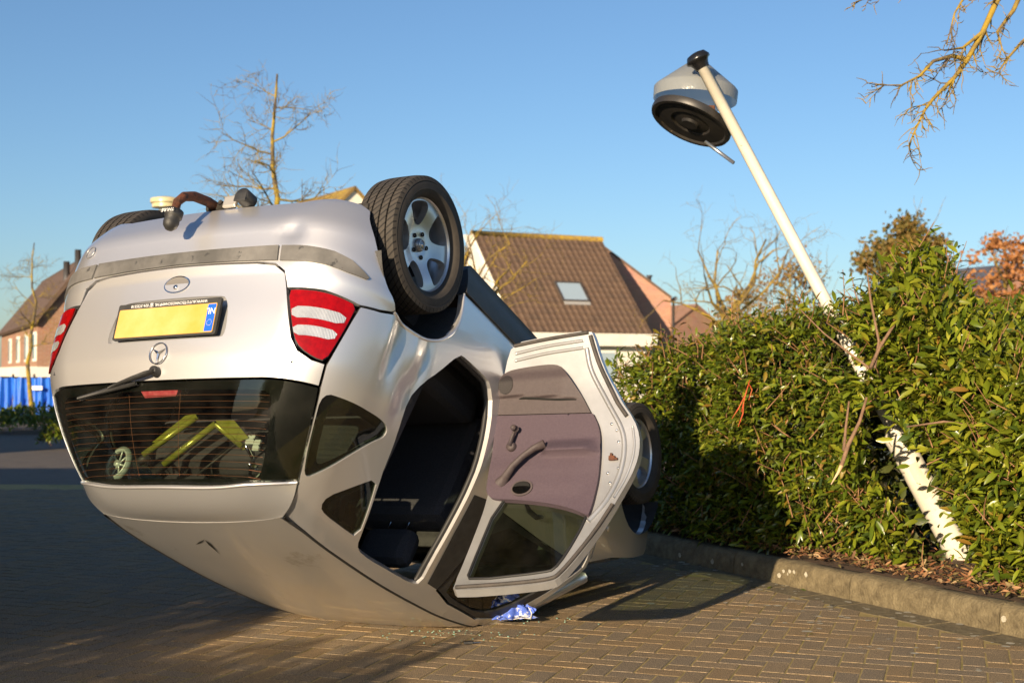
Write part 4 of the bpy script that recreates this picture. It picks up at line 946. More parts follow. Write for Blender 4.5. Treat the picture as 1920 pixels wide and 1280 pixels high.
def s_hedge(k0,k1,thick,topf=hedge_top,bias=0.0):
    def f(q):
        k=q.uniform(k0,k1); zt=topf(k)
        if q.random()<0.24:
            d_=q.uniform(0,thick); n=hedge_face(k,zt)+d_; zt=topf(k,d_); p=kp(k,n,zt+q.gauss(0,.05)-abs(q.gauss(0,.06))); return p,Vector((0,0,1))
        z=0.15+(zt-0.13)*q.random()**0.95; dp=abs(q.gauss(0,.13)) if q.random()<.66 else q.uniform(0,1.5)**1.0
        if z>zt-0.1: dp+=0.03
        if z>topf(k,dp): return None
        return kp(k,hedge_face(k,z)+dp,z),-KN*0.9+Vector((-.25,-.35,0.15))
    return f
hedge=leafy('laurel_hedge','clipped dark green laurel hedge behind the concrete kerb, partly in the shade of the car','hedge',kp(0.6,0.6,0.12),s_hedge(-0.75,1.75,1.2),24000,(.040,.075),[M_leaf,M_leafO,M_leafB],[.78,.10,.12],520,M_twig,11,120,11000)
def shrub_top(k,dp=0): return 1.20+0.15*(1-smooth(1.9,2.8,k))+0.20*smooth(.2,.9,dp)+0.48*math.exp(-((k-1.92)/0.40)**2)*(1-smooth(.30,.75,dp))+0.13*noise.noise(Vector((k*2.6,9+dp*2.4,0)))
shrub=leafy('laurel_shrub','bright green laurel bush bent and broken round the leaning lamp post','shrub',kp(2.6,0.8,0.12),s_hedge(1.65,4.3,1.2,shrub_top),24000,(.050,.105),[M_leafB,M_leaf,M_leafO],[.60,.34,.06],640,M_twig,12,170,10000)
# upright leafy shoots along the top
def shoots(th,k0,k1,topf,n,seed,mt):
    q=random.Random(seed); B=Vector(th.location); m=MB(); tw=MB()
    for i in range(n):
        k=q.uniform(k0,k1); d_=q.uniform(0,.9); p=kp(k,hedge_face(k,1.2)+d_,topf(k,d_)-0.08); d=Vector((q.gauss(0,.25),q.gauss(0,.25),1)).normalized(); L=q.uniform(.12,.34)*(1.0 if k<2.3 else .8)
        tw.tube([p-B,p+d*L*.5-B,p+d*L+Vector((q.gauss(0,.03),0,0))-B],[.004,.003,.0015],4,False)
        for j in range(int(L/.035)):
            c=p+d*(L*(0.2+0.8*j/(L/.035))); a=q.uniform(0,6.28); l=q.uniform(.05,.095); vs,fs=leaf_verts(l,l*.3,q.uniform(.1,.5),.35)
            M=leaf_frame(Vector((math.cos(a),math.sin(a),q.uniform(.2,1.0))),Vector((0,0,1)),q.gauss(0,.5)); m.add([c+M@Vector(v)-B for v in vs],fs,True)
    tag(m.build('shoot_leaves',mt,th),kind='stuff'); tag(tw.build('shoot_stems',M_twig,th),kind='stuff')
shoots(hedge,-0.7,1.7,hedge_top,60,3,M_leafO); shoots(shrub,1.6,4.2,shrub_top,80,4,M_leafB)
# broken limbs hanging in the bush
def limb(name,pts,rad,th,mt=None):
    m=MB(); P=[at(x,y,Y)-Vector(th.location) for x,y,Y in pts]; m.tube(P,rad,8,mi=0); return m.build(name,mt or M_barkt,th)
M_barkt=mat('brown_bark',(0.13,0.075,0.045),(0.22,0.13,0.075),30,.85,bump=.4)
b1=limb('broken_limb',[(1625,745,6.75),(1612,790,6.72),(1590,835,6.70),(1578,872,6.70)],[.007,.009,.011,.011],shrub)
limb('splintered_end',[(1578,872,6.70),(1572,885,6.70),(1558,908,6.70)],[.011,.008,.002],shrub,M_wood)
limb('broken_limb',[(1592,752,6.78),(1586,800,6.74),(1582,845,6.71)],[.005,.007,.009],shrub)
limb('broken_limb',[(1632,690,6.72),(1650,650,6.75),(1685,595,6.82),(1712,555,6.9)],[.010,.009,.008,.006],shrub)
limb('broken_limb',[(1640,690,6.74),(1648,640,6.76),(1632,560,6.85),(1625,500,6.9)],[.008,.007,.006,.003],shrub)
limb('broken_limb',[(1500,580,6.9),(1545,625,6.8),(1590,660,6.75),(1630,690,6.75)],[.003,.004,.006,.007],shrub)
limb('bent_stem',[(1700,800,6.6),(1770,790,6.55),(1850,800,6.45),(1900,790,6.4)],[.004,.006,.006,.003],shrub)
tw_e=at(1392,740,7.75); twn=tag(empty('plastic_twine',tw_e),'strands of red-orange plastic twine caught in the hedge face','twine')
for (a,b_,c_) in (((1406,712),(1398,738),(1390,772)),((1400,735),(1385,765),(1372,785)),((1402,716),(1410,730),(1404,750)),((1395,745),(1393,775),(1384,800))):
    m=MB(); m.tube([at(*q_,7.72)-tw_e for q_ in (a,b_,c_)],[.006,.009,.004],5,flat=.4); m.build('strand',mat('red_twine',(0.55,0.07,0.02),(0.4,0.10,0.03),30,.7),twn)
# ---------------------------------------------------------------- leaning street lamp
lamp=tag(empty('street_lamp',PB),'cream street lamp post knocked over at a slant, its lamp head torn loose','street lamp')
L0=PB; d=PD; side=Vector((PD.z,0,-PD.x))
def lp(t,a=0,b=0): return PB+PD*t-L0
m=MB(); fr_=[0.0,0.02,0.45,0.78,0.80]; m.tube([lp(t) for t in (-0.10,0.03,0.40,0.78)],[0.073,0.075,0.076,0.076],28); low=m.build('lower_post',M_pole,lamp,auto=0.7)
m=MB(); m.tube([lp(t) for t in (0.77,0.80,0.86)],[0.0775,0.0775,0.045],28); m.build('collar',M_pole,lamp,auto=0.7)
m=MB(); LP_=(PT-PB).length; m.tube([lp(t) for t in (0.84,1.6,2.4,LP_-.02)],[0.039,0.038,0.036,0.034],24); m.build('upper_post',M_pole,lamp)
axis=Matrix((side,PD.cross(side),PD)).transposed().to_4x4(); 
hm=MB(); M=Matrix.Translation(lp(0.52))@axis
hatch=[]; 
for i in range(9):
    t=-2.0+0.10*i-0.15; 
    for z in (-0.11,0.11): hatch.append(M@Vector((0.0785*math.cos(t),0.0785*math.sin(t),z)))
hm.add(hatch,[(2*i,2*i+2,2*i+3,2*i+1) for i in range(8)],True); hm.build('service_hatch',mat('hatch_paint',(0.60,0.54,0.42),(0.52,0.46,0.35),6,.5),lamp)
m=MB(); M=Matrix.Translation(lp(LP_))@axis; m.lathe([(0,0.045),(0.03,0.042),(0.058,0.034),(0.066,0.020),(0.075,0.006),(0.075,-0.008),(0.060,-0.016),(0.050,-0.034),(0.042,-0.060)],M,28); m.build('top_cap',mat('black_gloss',(0.01,0.01,0.011),None,rough=.25),lamp)
def diffuser_mat():
    m=bpy.data.materials.new('prismatic_acrylic'); m.use_nodes=True; t=m.node_tree; b=t.nodes['Principled BSDF']; b.inputs['Base Color'].default_value=(0.42,0.44,0.44,1); setin(b,'Roughness',.25)
    tr=t.nodes.new('ShaderNodeBsdfTransparent'); tr.inputs[0].default_value=(0.80,0.86,0.90,1); tl=t.nodes.new('ShaderNodeBsdfTranslucent'); tl.inputs[0].default_value=(0.28,0.30,0.31,1)
    a=t.nodes.new('ShaderNodeMixShader'); a.inputs[0].default_value=.5; t.links.new(b.outputs[0],a.inputs[1]); t.links.new(tl.outputs[0],a.inputs[2])
    c=t.nodes.new('ShaderNodeMixShader'); c.inputs[0].default_value=.16; t.links.new(a.outputs[0],c.inputs[1]); t.links.new(tr.outputs[0],c.inputs[2]); t.links.new(c.outputs[0],t.nodes['Material Output'].inputs[0])
    tc=t.nodes.new('ShaderNodeTexCoord'); nz=t.nodes.new('ShaderNodeTexNoise'); nz.inputs['Scale'].default_value=70; t.links.new(tc.outputs['Object'],nz.inputs['Vector']); bp=t.nodes.new('ShaderNodeBump'); bp.inputs['Strength'].default_value=.6; bp.inputs['Distance'].default_value=.004; t.links.new(nz.outputs['Fac'],bp.inputs['Height']); t.links.new(bp.outputs[0],b.inputs['Normal'])
    return m
M_acryl=diffuser_mat()
def frame_up(up):
    up=up.normalized(); x=up.orthogonal().normalized(); return Matrix((x,up.cross(x),up)).transposed().to_4x4()
cc=at(1304,176,8.02)-L0; upc=Vector((0.10,0.05,1))
m=MB(); m.lathe([(0.262,-0.045),(0.264,0.025),(0.252,0.04),(0.075,0.185),(0.05,0.195)],Matrix.Translation(cc)@frame_up(upc),40); m.build('diffuser',M_acryl,lamp)
cd_=at(1297,226,7.95)-L0; upd=Vector((0.42,0.20,0.90))
m=MB(); m.lathe([(0.0,-0.035),(0.05,-0.035),(0.06,-0.02),(0.12,-0.012),(0.13,-0.022),(0.225,-0.018),(0.235,-0.03),(0.258,-0.03),(0.264,-0.015),(0.262,0.012),(0.245,0.022),(0.0,0.03)],Matrix.Translation(cd_)@frame_up(upd),48); m.build('lamp_tray',mat('tray_black',(0.014,0.013,0.013),(0.03,0.026,0.022),12,.45,c3=(0.20,0.15,0.09),s3=16,t3=(0.64,0.70)),lamp,auto=.5)
m=MB(); a=at(1322,266,7.90)-L0; b=at(1376,306,7.82)-L0; m.tube([a,b],0.011,10); m.tube([a+Vector((.004,0,.006)),b+Vector((.004,0,.006))],0.005,8); m.build('loose_stay',mat('zinc_tube',(0.35,0.37,0.40),None,rough=.35,metal=.8),lamp)
m=MB(); m.box((-.02,-.015,-.015),(.02,.015,.015),.004,Matrix.Translation(at(1334,203,7.78)-L0)); m.build('bracket',M_rust,lamp)
# an upright lamp of the same kind further down the street
def upright_lamp(x,y,H):
    e=tag(empty('street_lamp',(x,y,0)),'upright street lamp with a flat beige cap standing beyond the car','street lamp')
    m=MB(); m.tube([(0,0,0),(0,0,0.9),(0,0,0.95),(0,0,H-.5)],[.076,.076,.042,.038],16); m.build('post',M_pole,e)
    m=MB(); m.lathe([(0.255,H-.40),(0.265,H-.36),(0.06,H-.18)],None,32); m.build('diffuser',M_acryl,e)
    m=MB(); m.lathe([(0.0,H),(0.10,H-.01),(0.262,H-.045),(0.27,H-.06),(0.27,H-.12),(0.24,H-.135),(0.24,H-.20),(0.05,H-.22)],None,36); m.build('top_cap',mat('beige_cap',(0.42,0.36,0.20),(0.50,0.43,0.26),6,.35),e,auto=.5)
up_=at(312,368,22); upright_lamp(up_.x,up_.y,up_.z)
# ---------------------------------------------------------------- houses
def brick_wall_mat(name,c1,c2,mortar):
    m=bpy.data.materials.new(name); m.use_nodes=True; t=m.node_tree; b=t.nodes['Principled BSDF']; setin(b,'Roughness',.9)
    tc=t.nodes.new('ShaderNodeTexCoord'); sx=t.nodes.new('ShaderNodeSeparateXYZ'); t.links.new(tc.outputs['Object'],sx.inputs[0]); ad=t.nodes.new('ShaderNodeMath'); ad.operation='ADD'; t.links.new(sx.outputs['X'],ad.inputs[0]); t.links.new(sx.outputs['Y'],ad.inputs[1])
    cx=t.nodes.new('ShaderNodeCombineXYZ'); t.links.new(ad.outputs[0],cx.inputs[0]); t.links.new(sx.outputs['Z'],cx.inputs[1])
    br=t.nodes.new('ShaderNodeTexBrick'); br.inputs['Scale'].default_value=1; br.inputs['Brick Width'].default_value=.22; br.inputs['Row Height'].default_value=.065; br.inputs['Mortar Size'].default_value=.006
    br.inputs['Color1'].default_value=(*c1,1); br.inputs['Color2'].default_value=(*c2,1); br.inputs['Mortar'].default_value=(*mortar,1); t.links.new(cx.outputs[0],br.inputs['Vector'])
    nz=t.nodes.new('ShaderNodeTexNoise'); nz.inputs['Scale'].default_value=1.3; nz.inputs['Detail'].default_value=6; t.links.new(tc.outputs['Object'],nz.inputs['Vector'])
    mx=t.nodes.new('ShaderNodeMix'); mx.data_type='RGBA'; mx.blend_type='MULTIPLY'; mx.inputs[0].default_value=.35; t.links.new(br.outputs['Color'],mx.inputs[6]); t.links.new(nz.outputs['Color'],mx.inputs[7]); t.links.new(mx.outputs[2],b.inputs['Base Color']); return m
M_brick=brick_wall_mat('salmon_brick',(0.46,0.23,0.15),(0.38,0.18,0.12),(0.42,0.33,0.26))
M_brick2=brick_wall_mat('red_brown_brick',(0.34,0.17,0.10),(0.27,0.13,0.08),(0.33,0.27,0.21))
M_white_w=mat('white_board',(0.70,0.67,0.60),(0.62,0.59,0.52),2,.6)
M_tile=mat('brown_roof_tile',(0.072,0.045,0.031),(0.115,0.070,0.046),3,.8,bump=.3,bscale=30,c3=(0.26,0.16,0.02),s3=1.1,t3=(0.66,0.74))
M_moss=mat('mossy_ridge',(0.30,0.20,0.02),(0.13,0.08,0.04),6,.95,bump=.8)
M_zinc=mat('zinc_pipe',(0.10,0.10,0.11),None,rough=.5,metal=.6)
M_pane=mat('window_pane',(0.30,0.38,0.45),None,rough=.05,spec=.8,coat=1.0)
M_frame=mat('window_frame_white',(0.72,0.70,0.64),None,rough=.5)
def quad(m,a,b,c,d,mi=0): return m.add([a,b,c,d],[(0,1,2,3)],False,mi)
def slab(m,a,b,c,d,t,n):
    n=Vector(n).normalized()*t; P=[Vector(q) for q in (a,b,c,d)]; Q=[q-n for q in P]; m.add(P+Q,[(0,1,2,3),(7,6,5,4),(0,4,5,1),(1,5,6,2),(2,6,7,3),(3,7,4,0)])
# tiled house behind the car
A=at(965,622,52.0); ph=math.radians(25); e=Vector((math.cos(ph),math.sin(ph),0)); rn=Vector((-math.sin(ph),math.cos(ph),0)); LW=6.48; run=4.4; zr=7.30
th=tag(empty('tiled_house',(A.x,A.y,0)),'house with brown tiled roof, white verge boards and a small skylight','house'); O=Vector(th.location)
def hp(a,b,z): return Vector((A.x,A.y,0))+e*a+rn*b+Vector((0,0,z))-O
ze=A.z
m=MB(); quad(m,hp(0.15,0.25,0),hp(LW-.15,.25,0),hp(LW-.15,.25,ze-.1),hp(.15,.25,ze-.1)); m.add([hp(.15,.25,0),hp(.15,2*run-.25,0),hp(.15,2*run-.25,ze),hp(.15,run,zr-.3),hp(.15,.25,ze-.1)],[(4,3,2,1,0)]); m.add([hp(LW-.15,.25,0),hp(LW-.15,2*run-.25,0),hp(LW-.15,2*run-.25,ze),hp(LW-.15,run,zr-.3),hp(LW-.15,.25,ze-.1)],[(0,1,2,3,4)]); quad(m,hp(.15,2*run-.25,0),hp(LW-.15,2*run-.25,0),hp(LW-.15,2*run-.25,ze),hp(.15,2*run-.25,ze)); m.build('wall',M_white_w,th)
sl=Vector((0,0,0)); ns=(rn*-(zr-ze)+Vector((0,0,run))).normalized()
rm=MB(); slab(rm,hp(0,0,ze),hp(LW,0,ze),hp(LW,run,zr),hp(0,run,zr),.12,ns); slab(rm,hp(0,2*run,ze),hp(LW,2*run,ze),hp(LW,run,zr),hp(0,run,zr),.12,-(rn*-(zr-ze))+Vector((0,0,run))); rbase=rm.build('roof',M_tile,th)
# each tile a rolled pan; the 300 that show largest are single tiles
NC,NR=22,17; tw_=LW/NC; tl_=math.hypot(run,zr-ze)/NR; su=(rn*run+Vector((0,0,zr-ze))).normalized()
def tile_geo():
    vs=[];fs=[];n=6
    for j in range(2):
        for i in range(n+1):
            s=i/n; h=0.045*math.sin(math.pi*min(1,s*1.7))**2 if s<.6 else 0.0
            vs.append((s*tw_*0.995,j*tl_*1.06,h+(0.045 if j==0 else 0.012)))
    for i in range(n): fs.append((i,i+1,n+2+i,n+1+i))
    k=len(vs); 
    for i in range(n+1): vs.append((vs[i][0],0,vs[i][2]-.05))
    for i in range(n): fs.append((k+i,k+i+1,i+1,i))
    return vs,fs
tv,tf=tile_geo(); tmes=[MB().add(tv,tf,True).mesh('roof_tile',mm) for mm in (M_tile,mat('brown_roof_tile_b',(0.085,0.052,0.035),(0.125,0.078,0.050),3,.8,bump=.3,bscale=30),mat('brown_roof_tile_c',(0.062,0.039,0.028),(0.095,0.060,0.040),3,.8,bump=.3,bscale=30))]
TM=Matrix((e,su,e.cross(su))).transposed().to_4x4(); rest=MB(); cnt=0
for r_ in range(NR):
    for c in range(NC):
        p=hp(0,0,ze)+e*(c*tw_)+su*(r_*tl_)+e.cross(su)*0.004
        if (4.05<c*tw_+.15<5.15-.0 and 5.2<r_*0+5.2 and False): continue
        if cnt<300: o=mobj('roof_tile',tmes[rnd.choices((0,1,2),(.6,.25,.15))[0]],rbase); o.matrix_local=Matrix.Translation(p)@TM; cnt+=1
        else: rest.add([p+TM.to_3x3()@Vector(v) for v in tv],tf,True)
tag(rest.build('roof_tiles',M_tile,rbase),kind='stuff')
m=MB(); m.tube([hp(-.02,run,zr+.05),hp(LW+.02,run,zr+.05)],.14,8); m.build('ridge',M_moss,rbase)
m=MB(); 
off=e.cross(su)*0.10
slab(m,hp(-.03,-.05,ze-.02)+off,hp(.0,-.05,ze-.02)+off,hp(.0,run,zr-.02)+off,hp(-.03,run,zr-.02)+off,.55,Vector((0,0,1))); m.build('verge_board',M_white_w,th)
m=MB(); slab(m,hp(-.42,-.02,ze-.02),hp(-.03,-.02,ze-.02),hp(-.03,run,zr-.02),hp(-.42,run,zr-.02),.06,Vector((0,0,1))); m.build('verge_soffit',M_white_w,th)
m=MB(); slab(m,hp(-.05,-.30,ze-.02),hp(LW+.1,-.30,ze-.02),hp(LW+.1,.2,ze-.02),hp(-.05,.2,ze-.02),.52,(0,0,1)); m.build('eaves_board',M_white_w,th)
# skylight, from its place on the slope
def on_slope(a,s,h=0): return hp(0,0,ze)+e*a+su*s+e.cross(su)*h
sl0=MB(); a0,a1,s0,s1=2.95,4.10,1.95,3.05
for q in ((a0,a1,s0-.08,s0),(a0,a1,s1,s1+.08),(a0-.08,a0,s0-.08,s1+.08),(a1,a1+.08,s0-.08,s1+.08)):
    slab(sl0,on_slope(q[0],q[2],.13),on_slope(q[1],q[2],.13),on_slope(q[1],q[3],.13),on_slope(q[0],q[3],.13),.14,e.cross(su))
sky_o=sl0.build('skylight',mat('skylight_frame',(0.06,0.05,0.045),None,rough=.5),th); m=MB(); quad(m,on_slope(a0,s0,.10),on_slope(a1,s0,.10),on_slope(a1,s1,.10),on_slope(a0,s1,.10)); m.build('pane',M_pane,sky_o)
m=MB(); slab(m,on_slope(a0-.05,s0-.26,.08),on_slope(a1+.05,s0-.26,.08),on_slope(a1+.05,s0-.09,.10),on_slope(a0-.05,s0-.09,.10),.03,e.cross(su)); m.build('flashing',mat('lead_grey',(0.30,0.29,0.28),None,rough=.5),sky_o)
w1=MB(); 
for a in (3.9,):
    w1.box((-.9,-.04,-.6),(.9,.04,.6),0,Matrix.Translation(hp(a,.18,1.6))@Matrix.Rotation(ph,4,'Z'))
wo=w1.build('window',M_frame,th)
for a in (3.45,4.35):
    m=MB(); m.box((-.38,-.05,-.5),(.38,.0,.5),0,Matrix.Translation(hp(a,.16,1.6))@Matrix.Rotation(ph,4,'Z')); m.build('pane',M_pane,wo)
# simple gabled houses
def gable_house(name,label,c,rot,width,depth,ze,zr,wall,roofm,wins=(),cols=None,over=.25):
    h=tag(empty(name,(c[0],c[1],0)),label,'house'); h.rotation_euler=(0,0,rot); w2=width/2
    m=MB(); m.add([(-w2,0,0),(w2,0,0),(w2,0,ze),(0,0,zr),(-w2,0,ze)],[(0,1,2,3,4)]); m.add([(-w2,depth,0),(w2,depth,0),(w2,depth,ze),(0,depth,zr),(-w2,depth,ze)],[(4,3,2,1,0)])
    quad(m,(-w2,0,0),(-w2,0,ze),(-w2,depth,ze),(-w2,depth,0)); quad(m,(w2,0,0),(w2,depth,0),(w2,depth,ze),(w2,0,ze)); m.build('wall',wall,h)
    m=MB()
    for s in (-1,1):
        n=Vector((s*(zr-ze),0,w2)); o=Vector((s*over,0,-over*(zr-ze)/w2)); up=Vector((0,0,.10))
        a,b,c_,d_=Vector((s*w2,-over*.6,ze))+o+up,Vector((s*w2,depth+over,ze))+o+up,Vector((0,depth+over,zr))+up,Vector((0,-over*.6,zr))+up
        if s>0: slab(m,a,b,c_,d_,.12,n)
        else: slab(m,d_,c_,b,a,.12,n)
    rf_=m.build('roof',roofm,h)
    for (x,z,ww,hh,face) in wins:
        m=MB()
        if face=='f': m.box((x-ww/2,-.06,z-hh/2),(x+ww/2,.02,z+hh/2)); f=m.build('window',M_frame,h); m=MB(); m.box((x-ww/2+.08,-.07,z-hh/2+.08),(x+ww/2-.08,-.05,z+hh/2-.08)); m.build('pane',M_pane,f)
        else: 
            xx=-w2 if face=='l' else w2; s=-1 if face=='l' else 1
            m.box((min(xx+s*.06,xx-s*.02),x-ww/2,z-hh/2),(max(xx+s*.06,xx-s*.02),x+ww/2,z+hh/2)); f=m.build('window',M_frame,h); m=MB(); m.box((min(xx+s*.07,xx+s*.05),x-ww/2+.08,z-hh/2+.08),(max(xx+s*.07,xx+s*.05),x+ww/2-.08,z+hh/2-.08)); m.build('pane',M_pane,f)
    return h,rf_
g1=at(1258,558,60.5); gx=at(1120,455,60.5)
h1,_=gable_house('brick_house','house with a plain salmon brick gable beside the tiled roof',(gx.x,60.5),0.0,2*(g1.x-gx.x),9,g1.z,gx.z,M_brick,M_tile,over=.06)
m=MB(); m.tube([(g1.x-gx.x+.1,-.12,0),(g1.x-gx.x+.1,-.12,g1.z-.1)],.06,8); m.tube([(g1.x-gx.x+.18,-.3,g1.z-.05),(g1.x-gx.x+.18,9,g1.z-.05)],.10,8); m.build('drainpipe',M_zinc,h1)
m=MB(); cx_=at(1224,530,60.5).x-gx.x; m.tube([(cx_,1.5,5),(cx_,1.5,at(1224,516,62).z)],.10,10); m.tube([(cx_,1.5,at(1224,519,62).z),(cx_,1.5,at(1224,516,62).z)],.15,10); m.build('flue',M_zinc,h1)
# terrace at the far left: long side with upstairs windows
c=at(69,700,40); lw=14.0
lh=tag(empty('terrace_house',(c.x,40,0)),'red brick terrace house with brown roof and chimneys behind the blue sheeting','house')
lh.rotation_euler=(0,0,math.radians(-64)); zE=at(69,596,40).z; zR=zE+2.0; gd=3.2
m=MB(); m.box((-lw,0,0),(0,gd,zE)); m.add([(0,0,zE),(0,gd,zE),(0,gd/2,zR)],[(0,1,2)]); m.build('wall',M_brick2,lh)
m=MB(); slab(m,(-lw,-.2,zE-.16),(.2,-.2,zE-.16),(.2,gd/2,zR+.14),(-lw,gd/2,zR+.14),.12,(0,-2.0,gd/2)); slab(m,(-lw,gd/2,zR+.14),(.2,gd/2,zR+.14),(.2,gd+.2,zE-.16),(-lw,gd+.2,zE-.16),.12,(0,2.0,gd/2)); lr=m.build('roof',M_tile,lh)
for y_ in (1.0,1.35):
    m=MB(); m.tube([(-1.2,y_,zE+.6),(-1.2,y_,zE+2.3 if y_>1.2 else zE+1.9)],.10,8); m.build('flue',M_zinc,lr)
for x in (-.5,-3.2,-6.2,-9.5):
    m=MB(); m.box((x-.40,-.05,zE-1.35),(x+.40,.03,zE-.42)); f=m.build('window',M_frame,lh); m=MB(); m.box((x-.30,-.06,zE-1.27),(x+.30,-.045,zE-.50)); m.build('pane',M_pane,f)
m=MB(); m.box((-lw,-.5,at(50,706,40).z),(.3,-.02,at(50,687,40).z)); m.build('canopy',M_white_w,lh)
m=MB(); m.box((.02,-.5,at(50,706,40).z-.01),(.4,gd,at(50,687,40).z-.01)); m.build('canopy',M_white_w,lh)
# white gable beyond the car
gp=at(664,353,58)
gable_house('white_gable_house','white gabled house top with mossy tiled roof showing above the bumper',(gp.x,58),math.radians(32),5.5,8,gp.z-2.6,gp.z,M_white_w,mat('mossy_tile',(0.11,0.065,0.04),(0.30,0.20,0.03),1.2,.9,bump=.4,bscale=20),((-1.2,5.0,1.1,1.3,'f'),(1.2,5.0,1.1,1.3,'f'),(-1.2,1.8,1.3,1.5,'f'),(1.3,1.8,1.3,1.5,'f'),(3.0,5.0,1.1,1.3,'l')))
# distant roofs
for px_,py_,Y,wd,dp,rot,ze_,wm,nm,lb in ((1905,497,75,9,10,0.5,3.2,M_brick,'dark_roof_house','house with a dark slate roof behind the bright bush'),(1822,524,82,8,9,-0.3,2.6,M_brick2,'far_house','small far house with a reddish roof below the orange tree'),(1305,572,95,12,9,0.6,2.6,M_brick2,'low_house','low far house with a brown roof beside the bare tree'),(1000,470,90,9,9,0.2,3.5,M_brick2,'hidden_house','far house behind the tiled roof')):
    if nm=='hidden_house': continue
    p=at(px_,py_,Y); gable_house(nm,lb,(p.x,Y),rot,wd,dp,ze_,p.z,wm,mat('slate_blue',(0.05,0.055,0.075),(0.08,0.085,0.11),2,.6) if nm[0]=='d' else mat('faded_tile',(0.22,0.12,0.08),(0.28,0.16,0.11),2,.85))
# flat garage row added out of view on the left to shade the road
gr=tag(empty('unseen_garage_row',(-3.35,3.5,0)),'unseen low flat-roofed brick garage row added to shade the road','garage')
m=MB(); m.box((-10.6,0,0),(0,4.0,2.40)); m.build('wall',M_brick2,gr)
m=MB(); m.box((-10.7,-.1,2.403),(.08,4.1,2.52)); m.build('flat_roof',M_zinc,gr)
for i in range(4):
    m=MB(); m.box((-10.2+i*2.6,-.03,.02),(-7.9+i*2.6,.05,2.1)); m.build('garage_door',M_white_w,gr)
gable_house('unseen_neighbour_house','unseen small brick house added beyond the garages to shade the road',(-14.0,12.0),0.0,4.4,4.5,3.0,4.8,M_brick2,M_tile,((0,1.5,1.4,1.2,'f'),))  # house added out of view to shade the far left road edge
# blue sheeting on a site fence
bt=tag(empty('blue_tarpaulin',(at(0,785,34).x,34,0)),'bright blue tarpaulin screen stretched along the foot of the terrace','tarpaulin'); x0=at(-60,785,34).x-bt.location.x; x1=at(99,785,34).x-bt.location.x
m=MB(); n=60; zt=at(50,708,34).z
for i in range(n+1):
    x=x0+(x1-x0)*i/n; y=.06*math.sin(i*1.3)+.05*math.sin(i*.47); m.v+=[(x,y,.12),(x,y*1.3+.02,zt*.5),(x,y*.4,zt+.02*math.sin(i*.9))]
for i in range(n):
    for j in range(2): m.f.append((i*3+j,(i+1)*3+j,(i+1)*3+j+1,i*3+j+1)); m.sm.append(True); m.mi.append(0)
sheet=m.build('sheet',mat('blue_sheet',(0.01,0.10,0.52),(0.015,0.14,0.62),3,.4),bt)
for i in range(5):
    m=MB(); x=x0+(x1-x0)*i/4; m.tube([(x,.16,0),(x,.16,zt+.1)],.03,8); m.build('post',M_zinc,bt)
m=MB(); x=at(72,718,34).x-bt.location.x; m.box((x-.16,-.16,zt-.32),(x+.16,-.14,zt-.22)); m.build('notice',M_frame,bt)
# ---------------------------------------------------------------- trees
def branch(mb,q,p,d,L,r,lv,maxlv,curl,split,up=0.15,tips=None):
    n=4; pts=[p]; rad=[r]; dd=d.copy(); kids=[]
    for i in range(n):
        dd=(dd+Vector((q.gauss(0,curl),q.gauss(0,curl),q.gauss(0,curl)+up*0.25))).normalized(); p=p+dd*(L/n); pts.append(p); rad.append(r*(1-0.62*(i+1)/n)); kids.append((p.copy(),dd.copy(),rad[-1]))
    mb.tube(pts,rad,6 if lv<2 else 4,lv==0)
    if tips is not None and lv>=maxlv-1: tips.append((p.copy(),dd.copy()))
    if lv>=maxlv: return
    for (kp_,kd,kr) in kids:
        for _ in range(split if lv<maxlv-1 else split):
            if q.random()<0.88:
                a=kd.orthogonal().normalized(); a=Matrix.Rotation(q.uniform(0,6.283),3,kd)@a; nd=(kd*q.uniform(.35,.9)+a*q.uniform(.6,1.0)).normalized()
                branch(mb,q,kp_,nd,L*q.uniform(.42,.66),max(kr*.62,.0035),lv+1,maxlv,curl*1.15,split,up,tips)
def bare_tree(name,label,base,H,r,seed,first=0.30,spread=0.36,maxlv=3,bark=None,lean=(0,0),n1=13,fork=0):
    q=random.Random(seed); t=tag(empty(name,base),label,'tree'); bark=bark or M_bark
    m=MB(); pts=[];rad=[]; p=Vector((0,0,-.1)); N=12; forkL=0
    if fork: forkL=H*.50; H=H*.55
    for i in range(N+1):
        f=i/N; pts.append(Vector((lean[0]*f*f*H+q.gauss(0,.014)*H*f+.02*H*math.sin(f*7+seed),lean[1]*f*H+q.gauss(0,.014)*H*f,f*H))); rad.append(r*(1-(.45 if fork else .9)*f)+.006)
    m.tube(pts,rad,9); m.build('trunk',bark,t)
    m=MB()
    if fork:
        N2=len(pts); top=pts[-1]
        for i in range(fork):
            an=i*2.4+q.uniform(-.4,.4); branch(m,q,pts[q.choice((N2-1,N2-2,N2-3))],Vector((math.cos(an)*q.uniform(.5,1.0),math.sin(an)*.8,q.uniform(.45,1.1))).normalized(),forkL*q.uniform(.75,1.1),rad[-1]*.9,0,maxlv,.24,1,.10)
    for i in range(n1):
        f=first+(0.97-first)*i/n1; k=f*N; a=int(k); c=pts[a].lerp(pts[min(a+1,N)],k-a); an=i*2.4+q.uniform(-.5,.5); L=H*spread*(1.05-f*.75)*q.uniform(.7,1.15)
        branch(m,q,c,Vector((math.cos(an),math.sin(an),q.uniform(.0,.5))).normalized(),L,max(rad[a]*.42,.009),1,maxlv,.20,1 if maxlv<3 else 2)
    m.build('branches',bark,t); return t
b=at(508,700,21); bare_tree('bare_tree','bare young tree with a straight leader standing behind the tow bar',(b.x,21,0),at(538,140,21).z,.095,5,.42,.31,3,M_bark,(.03,0),18)
